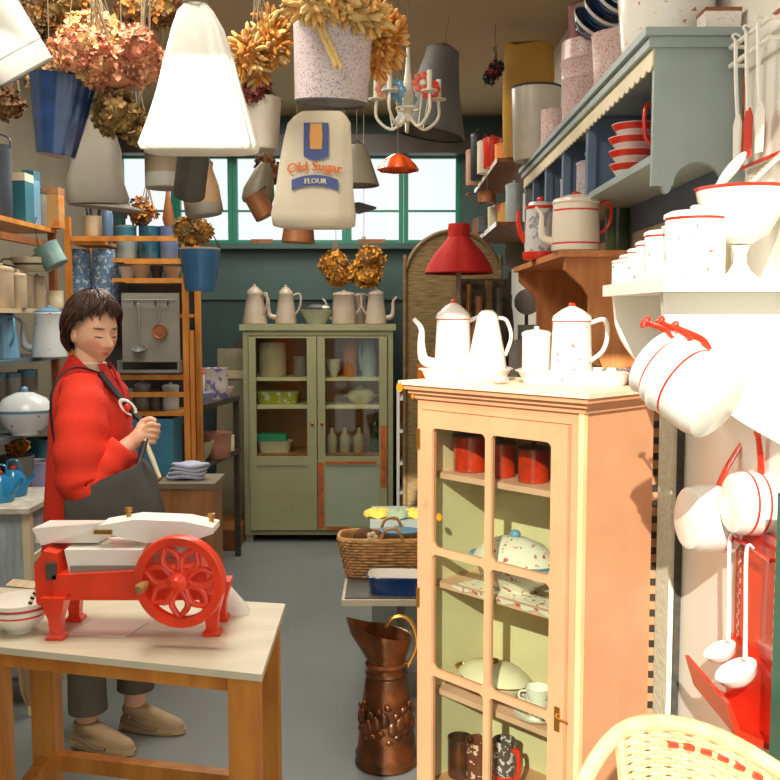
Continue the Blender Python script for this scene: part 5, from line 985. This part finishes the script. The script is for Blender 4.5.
bh('straw-coloured wheat bunch across the top of the speckled bucket', 330, 8, 2.5, 96, 34, stw+og[2:], 420, .02, 4, 1)
bh('dark red dried flowers behind the right edge of the white linen bag', 258, 88, 3.25, 40, 34, dr, 200, .017, 3)
bh('rusty brown dried sprig left of the flour sack in front of the window', 270, 166, 3.7, 28, 30, [dbr[0], dbr[1]], 110, .018, 2)
bh('olive dried herbs hanging low in front of the window beside the blue bucket', 196, 232, 3.9, 40, 36, [br[0], br[1], ylw[1]], 200, .022, 3)
bh('dark brown dried bunch at the top left corner behind the white pail', 28, 24, 3.25, 60, 50, [br[2], dbr[1], br[0]], 220, .02, 3)
bh('dull green dried herbs hanging between the felt strainer and the white linen bag', 140, 128, 3.15, 44, 32, br, 160, .018, 3)
bh('small brown dried twigs at the top left edge behind the blue bucket', 14, 100, 3.2, 44, 34, [br[2], dbr[1]], 110, .02, 2)
# wheat ear hanging down the front of the bucket
t = hang('wheat_ear', 'single pale wheat ear drooping down the front of the speckled bucket', 'wheat', 332, 62, 2.47); m = M(); a, b_ = XX(318, 22, 2.47)-t.location, XX(338, 66, 2.475)-t.location
for i in range(26):
    k = i/25; q = a.lerp(b_, k); m.ball((q.x+.006*(1 if i % 2 else -1), q.y-.004, q.z), (.006, .005, .011), 6, 4)
m.ob('ear', stw[0], t); M().tube([b_, a, a+Vector((-.01, .05, .06))], .0018, 5, 3).ob('stem', stw[1], t)
# dark pendant lampshade and chandelier
t = hang('pendant_lampshade', 'big dark grey pendant lampshade behind the chandelier', 'lampshade', 428, 134, 4.4, rot=(0, .18, 0)); M().shell([(.165, 0), (.17, .006), (.11, .2), (.08, .34), (.075, .38), (.02, .41)], .004, n=36).ob('shade', mat('charcoal_shade', (92, 92, 88), .6, var=.1), t); cord_to(t, .40, 2.94-t.location.z, name='cable')
t = hang('chandelier', 'small white metal chandelier with painted flowers near the ceiling', 'chandelier', 408, 122, 3.7); wm = mat('ivory_metal', (214, 210, 190), .4, var=.08)
M().tube([(0, 0, 0), (0, 0, .10), (0, 0, .2), (0, 0, .28)], [.014, .024, .01, .006], 10).ob('stem', wm, t)
for i in range(5):
    a = i*2*PI/5+.35; c, s3 = math.cos(a), math.sin(a); q = .125
    ar = M().tube([(0, 0, .03), (c*q*.5, s3*q*.5, -.025), (c*q, s3*q, .02), (c*q*1.02, s3*q*1.02, .09)], .006, 8).ob('arm', wm, t)
    M().lathe([(0, .088), (.03, .092), (.03, .097), (.01, .1), (.01, .17), (0, .172)], 14).ob('candle_cup', wm, ar, loc=(c*q*1.02, s3*q*1.02, 0))
    pm = [red, ltblue, pk[0], ltblue, mat('coral', (214, 100, 80), .5)][i]; m = M(); fx, fy, fz = c*q*.72, s3*q*.72-.0, .13-.025*(i % 2)
    for k in range(8): m.mi = 0; m.ball((fx+.028*math.cos(k*PI/4), fy-.004, fz+.028*math.sin(k*PI/4)), (.014, .006, .014), 8, 6)
    m.mi = 1; m.ball((fx, fy-.008, fz), (.013, .008, .013), 8, 6); m.tube([(fx, fy, fz), (c*q*.5, s3*q*.5, -.02)], .003, 5, 1); m.ob('flower', [pm, wm], t)
cord_to(t, .28, 2.98-t.location.z, name='chain')
M().ring(.045, .005, 20, 6, (0, 0, .05)).ob('gallery', wm, t)

# ------------------------------------------------------------------ the woman
skin = mat('skin', (236, 186, 154), .5, var=.04)
PO = Vector((-1.075, 3.38, 0)); hy = math.radians(-42)
def head_shape(mm, c, yaw, nod):
    RX = Matrix.Translation(c) @ Matrix.Rotation(yaw, 4, 'Z') @ Matrix.Rotation(nod, 4, 'Y'); o_ = mm.x; mm.x = RX
    nu, nv = 72, 54; rows = []
    g = lambda d, s: math.exp(-d*d/(s*s))
    for j in range(nv+1):
        ph = PI*j/nv; row = []
        for i in range(nu):
            a = 2*PI*i/nu; dx, dy, dz = math.sin(ph)*math.cos(a), math.sin(ph)*math.sin(a), -math.cos(ph)
            x, y, z = dx*.096, dy*.074, dz*.118
            if z < 0:
                k = -z/.118; y *= 1-.30*k*k; x *= 1-.10*k*k
                if dx < 0: x *= 1-.35*k
                else: x += .012*k*dx
            if dx > .1:
                fr = dx
                x += fr*(.036*g(y, .0105)*g(z+.029, .016)+.010*(g(y-.013, .007)+g(y+.013, .007))*g(z+.036, .008)+.011*g(y, .010)*g(z+.006, .022))
                x -= fr*.016*(g(y-.031, .017)+g(y+.031, .016))*g(z-.006, .013)
                x += fr*.012*(g(y-.031, .013)+g(y+.031, .013))*g(z-.003, .010)
                x += fr*.005*g(z-.030, .011)*g(abs(y)-.027, .022)
                x += fr*(.011*g(y, .022)*g(z+.058, .007)+.012*g(y, .019)*g(z+.070, .007))-fr*.008*g(y, .026)*g(z+.064, .0035)
                x += fr*.014*g(y, .022)*g(z+.098, .014)-fr*.006*g(y, .03)*g(z+.082, .006)
                x += fr*.004*(g(y-.042, .022)+g(y+.042, .022))*g(z+.03, .025)
            row.append((x, y, z))
        rows.append(row)
    mm.loft(rows); 
    for s in (-1, 1): mm.ball((-.008, s*.074, -.012), (.017, .009, .028), 12, 8)
    mm.x = o_; return RX
HC = Vector((.012, -.0, 1.497)); bm_ = M(); HX = head_shape(bm_, HC, hy, math.radians(10))
def seg(pts, rs): bm_.tube(pts, rs, 14, 5)
seg([(-.015, 0, 1.26), (-.012, 0, 1.34), (-.002, 0, 1.44)], [.075, .056, .052])
bm_.loft([[(c+a*math.cos(u), b_*math.sin(u), z) for u in [i*PI/12 for i in range(24)]] for z, c, a, b_ in ((.74, 0, .09, .14), (.85, 0, .10, .155), (1.0, .0, .095, .14), (1.15, 0, .1, .15), (1.27, -.01, .09, .16), (1.33, -.012, .06, .10), (1.36, -.012, .04, .05))])
# legs
for hx, hy_, ft in ((-.02, -.09, -.25), (.115, .05, -.15)):
    seg([(.0, hy_*.9, .80), (hx*.5+.01, hy_, .45), (hx, hy_, .22), (hx, hy_, .075)], [.08, .06, .046, .036]); seg([(hx-.02, hy_, .05), (hx+.07, hy_+.07*math.tan(ft), .045), (hx+.15, hy_+.15*math.tan(ft), .035)], [.026, .024, .016])
# arms: near right arm bent to the strap, far left arm hanging
W = Vector((.19, -.19, 1.122)); seg([(.02, -.165, 1.295), (.03, -.235, 1.15), (.05, -.245, 1.015)], [.055, .048, .042]); seg([(.05, -.245, 1.015), (.12, -.23, 1.06), W], [.042, .036, .027])
seg([(-.01, .165, 1.295), (-.0, .225, 1.1), (.03, .22, .98)], [.055, .045, .04]); seg([(.03, .22, .98), (.1, .16, .9), (.15, .1, .86)], [.04, .034, .026]); bm_.ball((.17, .08, .84), (.035, .03, .028)) 
# right hand closed round the strap
seg([W, W+Vector((.03, .01, .02)), W+Vector((.058, .02, .034))], [.026, .031, .029]); bm_.ball(W+Vector((.04, .014, .026)), (.035, .026, .036))
for k in range(4):
    b1 = W+Vector((.062-.004*k, -.004, .062-.019*k)); l = (.030, .034, .032, .026)[k]
    seg([W+Vector((.035, .0, .03-.004*k)), b1, b1+Vector((l*.7, .012, -.004)), b1+Vector((l*.85, .034, -.008)), b1+Vector((l*.35, .045, -.01))], [.0095, .0095, .0088, .008, .0072])
seg([W+Vector((.015, .02, .035)), W+Vector((.03, .03, .065)), W+Vector((.058, .03, .078)), W+Vector((.08, .026, .07))], [.012, .011, .0095, .008])
body = bm_.ob('person', skin); md = body.modifiers.new('r', 'REMESH'); md.mode = 'VOXEL'; md.voxel_size = .0036; md.use_smooth_shade = True
dg = bpy.context.evaluated_depsgraph_get(); me = bpy.data.meshes.new_from_object(body.evaluated_get(dg)); body.modifiers.clear(); body.data = me
b2 = bmesh.new(); b2.from_mesh(me); bmesh.ops.smooth_vert(b2, verts=b2.verts, factor=.35, use_axis_x=True, use_axis_y=True, use_axis_z=True); b2.to_mesh(me); b2.free()
for f in me.polygons: f.use_smooth = True
body.location = PO; tag(body, 'woman with short dark hair in a red coat, looking down at the slicer', 'person')
# face colouring as masks in the object's own space
nt = skin.node_tree; N = nt.nodes; K = nt.links; bs = N['Principled BSDF']; bs.inputs['Subsurface Weight'].default_value = .1; bs.inputs['Subsurface Radius'].default_value = (.02, .008, .004)
col = bs.inputs['Base Color'].links[0].from_socket; tc = N.new('ShaderNodeTexCoord')
def blob(lp, rad, rgb, amt):
    global col
    wp = HX @ Vector(lp); mp = N.new('ShaderNodeMapping'); mp.vector_type = 'TEXTURE'; mp.inputs['Location'].default_value = wp; mp.inputs['Rotation'].default_value = HX.to_euler(); mp.inputs['Scale'].default_value = rad
    K.new(tc.outputs['Object'], mp.inputs['Vector']); gr = N.new('ShaderNodeTexGradient'); gr.gradient_type = 'SPHERICAL'; K.new(mp.outputs[0], gr.inputs['Vector'])
    r = N.new('ShaderNodeValToRGB'); r.color_ramp.elements[0].position = .12 if amt > .6 else 0; r.color_ramp.elements[1].position = .5; r.color_ramp.elements[1].color = (amt,)*3+(1,); K.new(gr.outputs['Fac'], r.inputs['Fac'])
    mx = N.new('ShaderNodeMixRGB'); K.new(r.outputs['Color'], mx.inputs['Fac']); K.new(col, mx.inputs['Color1']); mx.inputs['Color2'].default_value = lin(rgb); col = mx.outputs['Color']
blob((.115, 0, -.064), (.05, .03, .015), (176, 78, 70), .85)
for s in (-1, 1):
    blob((.085, s*.031, -.004), (.05, .019, .0045), (60, 36, 28), .95); blob((.088, s*.031, .026), (.05, .025, .006), (70, 46, 34), .85); blob((.08, s*.045, -.03), (.05, .028, .024), (224, 140, 116), .5)
K.new(col, bs.inputs['Base Color'])
# hair
hairm = mat('dark_brown_hair', (88, 60, 42), .42, var=.45, vs=45, rgb2=(40, 27, 20)); HI = HX
m = M(); m.x = HI
cap = []
def hl(a):
    a = abs(((a+PI) % (2*PI))-PI)           # how far down the head the hair reaches, by side
    return .30 if a < .7 else (.30+(a-.7)*.24 if a < 1.5 else min(.70, .49+(a-1.5)*.5))
for j in range(15):
    row = []
    for i in range(48):
        a = 2*PI*i/48; p_ = PI*min(.66*j/14, hl(a)); row.append((-.012+.108*math.sin(p_)*math.cos(a), .088*math.sin(p_)*math.sin(a), .010+.130*math.cos(p_)))
    cap.append(row)
m.loft(cap, cap=False)
for i in range(620):
    a = R.uniform(-PI, PI); front = abs(a) < .75; ln = hl(a)+R.uniform(-.02, .055)+(R.uniform(0, .05) if front and R.random() < .3 else 0); s0 = ln*R.uniform(.0, .7); k0 = R.uniform(1.0, 1.13); sw = R.uniform(-.45, .45)+(.35 if a > 0 else -.35); pts = []
    for q in range(5):
        p_ = PI*(s0+(ln-s0)*q/4); aa = a+sw*(q/4-.5)*.9; k = k0+.05*math.sin(q*.9+.3)+(.035 if q == 4 and not front else 0)*R.uniform(-.6, 1)
        pts.append((-.012+.108*k*math.sin(p_)*math.cos(aa), .089*k*math.sin(p_)*math.sin(aa), .010+.128*k*math.cos(p_)))
    m.tube(pts, [.002, .006, .0065, .0045, .001], 5, 3, .55)
m.ob('hair', hairm, body, ang=80)
# coat
coatm = mat('red_wool', (230, 54, 30), .85, var=.06, vs=10, bump=.25, bs=120); coatd = mat('red_velvet_collar', (190, 26, 16), .8, var=.06)
def oval(z, c, a, b_, wr=0, n=40, cy=0): return [(c+a*(1+wr*math.sin(6*u+z*5))*math.cos(u), cy+b_*(1+wr*math.sin(5*u-z*6))*math.sin(u), z) for u in [2*PI*i/n for i in range(n)]]
coat = M().loft([oval(.44, -.035, .165, .20, .03), oval(.45, -.035, .172, .205, .03), oval(.6, -.03, .165, .20, .03), oval(.8, -.02, .155, .197, .025), oval(1.0, -.01, .148, .197, .015), oval(1.12, -.005, .142, .197, .01), oval(1.22, -.008, .132, .196), oval(1.29, -.012, .112, .182), oval(1.33, -.016, .088, .14), oval(1.35, -.02, .068, .095), oval(1.352, -.018, .06, .08), oval(1.32, -.014, .055, .06)], cap=False).ob('coat', coatm, body, ang=70)
def sleeve(nm, pts, rs, seed):
    rr = random.Random(seed); p_ = catmull(pts, 7); n = len(p_); r2 = [rs[0]]*n
    for i in range(n):
        t_ = i/(n-1)*(len(rs)-1); j = min(int(t_), len(rs)-2); r2[i] = (rs[j]+(rs[j+1]-rs[j])*(t_-j))*(1+.045*math.sin(i*1.25+seed))
    return M().tube(p_, r2, 20, 1).ob(nm, coatm, coat, ang=80)
sleeve('sleeve', [(.005, -.13, 1.31), (.03, -.20, 1.23), (.035, -.245, 1.12), (.045, -.255, 1.0), (.075, -.25, .985), (.12, -.23, 1.045), (.172, -.203, 1.106)], [.07, .086, .087, .088, .084, .068, .056], 1)
sleeve('sleeve', [(-.01, .14, 1.31), (-.0, .2, 1.22), (.0, .23, 1.08), (.03, .225, .98), (.09, .17, .9), (.14, .11, .865)], [.07, .082, .078, .072, .06, .052], 2)
m = M(); n = 26; A_ = [hy*.5+.62+(2*PI-1.24)*i/n for i in range(n+1)]
def col_(k, z0, r): return [(-.006+(r+.0)*math.cos(a)*1.02, r*1.02*math.sin(a), z0-.012-(.10 if k else .075)*max(0, math.cos(a-hy*.5))-(.012 if k else 0)) for a in A_]
rows = [col_(0, 1.375, .062), col_(0, 1.425, .068), col_(1, 1.41, .084), col_(1, 1.375, .104), col_(1, 1.345, .117), col_(1, 1.343, .108), col_(1, 1.375, .095), col_(1, 1.39, .072)]
q = [[m.v(p_) for p_ in r_] for r_ in rows]
for i in range(len(q)-1):
    for j in range(n): m.f([q[i][j], q[i][j+1], q[i+1][j+1], q[i+1][j]])
m.f([r_[0] for r_ in q]); m.f([r_[-1] for r_ in q][::-1]); m.ob('collar', coatd, coat, ang=80)
for s in (-1, 1):
    m = M(); o_ = (.064, s*.03, 1.37); m.loft([[(.085+dx, s*(.012+w0)+0, z) , (.092+dx, s*(.012+w0), z), (.080+dx, s*(.012+w1), z), (.072+dx, s*(.012+w1), z)] for z, w0, w1, dx in ((1.19, -.006, .002, .045), (1.23, -.004, .05, .035), (1.29, 0, .075, .015), (1.345, .012, .07, -.012), (1.385, .022, .055, -.03))]); m.ob('lapel', coatd, coat, bev=0)
M().loft([oval(1.24, .03, .062, .03, n=16), oval(1.33, .0, .058, .045, n=16), oval(1.385, -.004, .058, .058, n=16), oval(1.39, -.004, .05, .05, n=16)], cap=False).ob('shirt', cream, body)
# trousers and shoes
trm = mat('olive_grey_trousers', (92, 88, 74), .85, var=.1)
m = M()
for hx, hy_ in ((-.02, -.09), (.115, .05)): m.tube([(.0, hy_*.9, .78), (hx*.6, hy_, .45), (hx+.003, hy_, .28), (hx+.005, hy_, .135 if hx < 0 else .16)], [.10, .075, .066, .069], 20, 6)
m.ob('trousers', trm, body, ang=80)
shm = mat('tan_suede', (176, 150, 116), .8, var=.1); shd = mat('brown_suede', (124, 100, 76), .8); shs = mat('shoe_sole', (196, 170, 128), .7)
for hx, hy_, ft in ((-.02, -.09, -.28), (.115, .05, -.16)):
    so_ = M(); so_.x = Matrix.Translation((hx-.055, hy_, 0)) @ Matrix.Rotation(ft, 4, 'Z')
    def fo(z, k, top): return [(.125+.132*k*math.cos(u)-.0, (.036+.009*math.cos(u-.3))*k*math.sin(u), z+top*max(0, -math.cos(u))**.8*.045) for u in [2*PI*i/28 for i in range(28)]]
    so_.loft([fo(.001, .94, 0), fo(.004, 1, 0), fo(.022, 1, 0)]); sh = so_.ob('shoe', shs, body)
    up = M(); up.x = Matrix.Translation((hx-.055, hy_, 0)) @ Matrix.Rotation(ft, 4, 'Z'); up.loft([fo(.0225, .97, 0), fo(.038, .96, .1), fo(.052, .86, .3), [(.07+.062*math.cos(u), .036*math.sin(u), .085+.006*math.cos(u)) for u in [2*PI*i/28 for i in range(28)]], [(.062+.05*math.cos(u), .033*math.sin(u), .098) for u in [2*PI*i/28 for i in range(28)]]]); up.ob('upper', shm, sh, ang=70)
    pt_ = M(); pt_.x = up_x = Matrix.Translation((hx-.055, hy_, 0)) @ Matrix.Rotation(ft, 4, 'Z')
    for s in (-1, 1): pt_.tube([(.02, s*.036, .055), (.07, s*.0435, .05), (.12, s*.045, .03), (.16, s*.04, .026)], .008, 8, 4, .6)
    for i in range(4): pt_.tube([(.105+.022*i, -.022, .076-.009*i), (.11+.022*i, 0, .084-.009*i), (.105+.022*i, .022, .076-.009*i)], .0035, 5, 3)
    pt_.ob('laces', shd, sh)
# shoulder bag
bgm = mat('grey_bag_cloth', (74, 72, 70), .85, var=.1, bump=.15, bs=80)
bg = T('shoulder_bag', 'dark grey cloth shoulder bag hanging at the hip of the woman in red', 'bag', PO+Vector((.16, -.30, .78)))
m = M()
def bgr(z, x0, x1, d, sag): return [((x0+x1)/2+(x1-x0)/2*math.copysign(abs(math.cos(u))**.6, math.cos(u)), d*math.copysign(abs(math.sin(u))**.7, math.sin(u))+.006*math.sin(7*u+z*30), z+sag*math.cos(u)) for u in [2*PI*i/36 for i in range(36)]]
m.loft([bgr(.0, -.12, .155, .03, 0), bgr(.02, -.155, .175, .042, 0), bgr(.10, -.165, .172, .045, .008), bgr(.17, -.165, .155, .04, .014), bgr(.22, -.14, .14, .028, .02), bgr(.255, -.06, .115, .014, .035), bgr(.275, .03, .10, .008, .03)]); m.ob('body', bgm, bg, ang=80)
def wp(x, y, z): return Vector((x, y, z))-Vector((.16, -.30, .78))
M().tube([wp(.232, -.27, 1.05), wp(.237, -.178, 1.157), wp(.185, -.14, 1.222), wp(.12, -.115, 1.285), wp(.06, -.10, 1.355)], .011, 8, 6, .4).ob('strap', black, bg)
M().tube([wp(.06, -.10, 1.355), wp(.0, -.14, 1.376), wp(-.045, -.175, 1.355), wp(-.068, -.215, 1.29), wp(-.062, -.24, 1.2), wp(-.05, -.245, 1.12)], .007, 8, 6, .5).ob('strap', black, bg)
m = M(); m.x = Matrix.Translation(wp(.168, -.142, 1.238)) @ Matrix.Rotation(.75, 4, 'Y') @ Matrix.Rotation(PI/2, 4, 'X') @ Matrix.Diagonal((1.5, .8, 1, 1)); m.ring(.022, .005, 22, 6); m.ob('strap_ring', white, bg)
m = M(); m.ball(wp(.168, -.148, 1.238), (.013, .008, .015), 10, 6); m.ob('strap_badge', red, bg)
M().tube([wp(.237, -.195, 1.137), wp(.265, -.22, 1.08), wp(.30, -.25, 1.01)], [.007, .009, .007], 8).ob('pull_tab', creamp, bg)
# ------------------------------------------------------------------ camera, light
cam = bpy.data.cameras.new('camera'); co = bpy.data.objects.new('camera', cam); C.objects.link(co)
co.location = (0, 0, CZ); co.rotation_euler = (PI/2-TL, 0, 0); cam.angle = 2*math.atan(390/F); cam.clip_start = .05; sc.camera = co
w = bpy.data.worlds.new('sky'); sc.world = w; w.use_nodes = True
w.node_tree.nodes['Background'].inputs[0].default_value = (.93, .97, 1, 1); w.node_tree.nodes['Background'].inputs[1].default_value = 1.25
s = bpy.data.lights.new('sun', 'SUN'); s.energy = 6.5; s.angle = math.radians(.6); s.color = (1, .93, .80); so = bpy.data.objects.new('sun', s); C.objects.link(so)
az, el = math.radians(15), math.radians(28)
d = Vector((math.sin(az)*math.cos(el), math.cos(az)*math.cos(el), -math.sin(el))); so.rotation_euler = d.to_track_quat('-Z', 'Y').to_euler()
for k, (x, y, e, sz) in enumerate(((-.9, 2.3, 50, .9), (-.8, 4.3, 40, .9), (-.5, 5.9, 34, .9))):  # unseen area lights under the ceiling, added to brighten the dim interior
    l = bpy.data.lights.new('added_fill_light', 'AREA'); l.energy = e; l.size = sz; l.color = (1, .93, .82); lo = bpy.data.objects.new('added_fill_light', l); C.objects.link(lo); lo.location = (x, y, 2.96)
sc.view_settings.view_transform = 'Standard'; sc.view_settings.look = 'None'; sc.view_settings.gamma = 1; sc.view_settings.exposure = 0
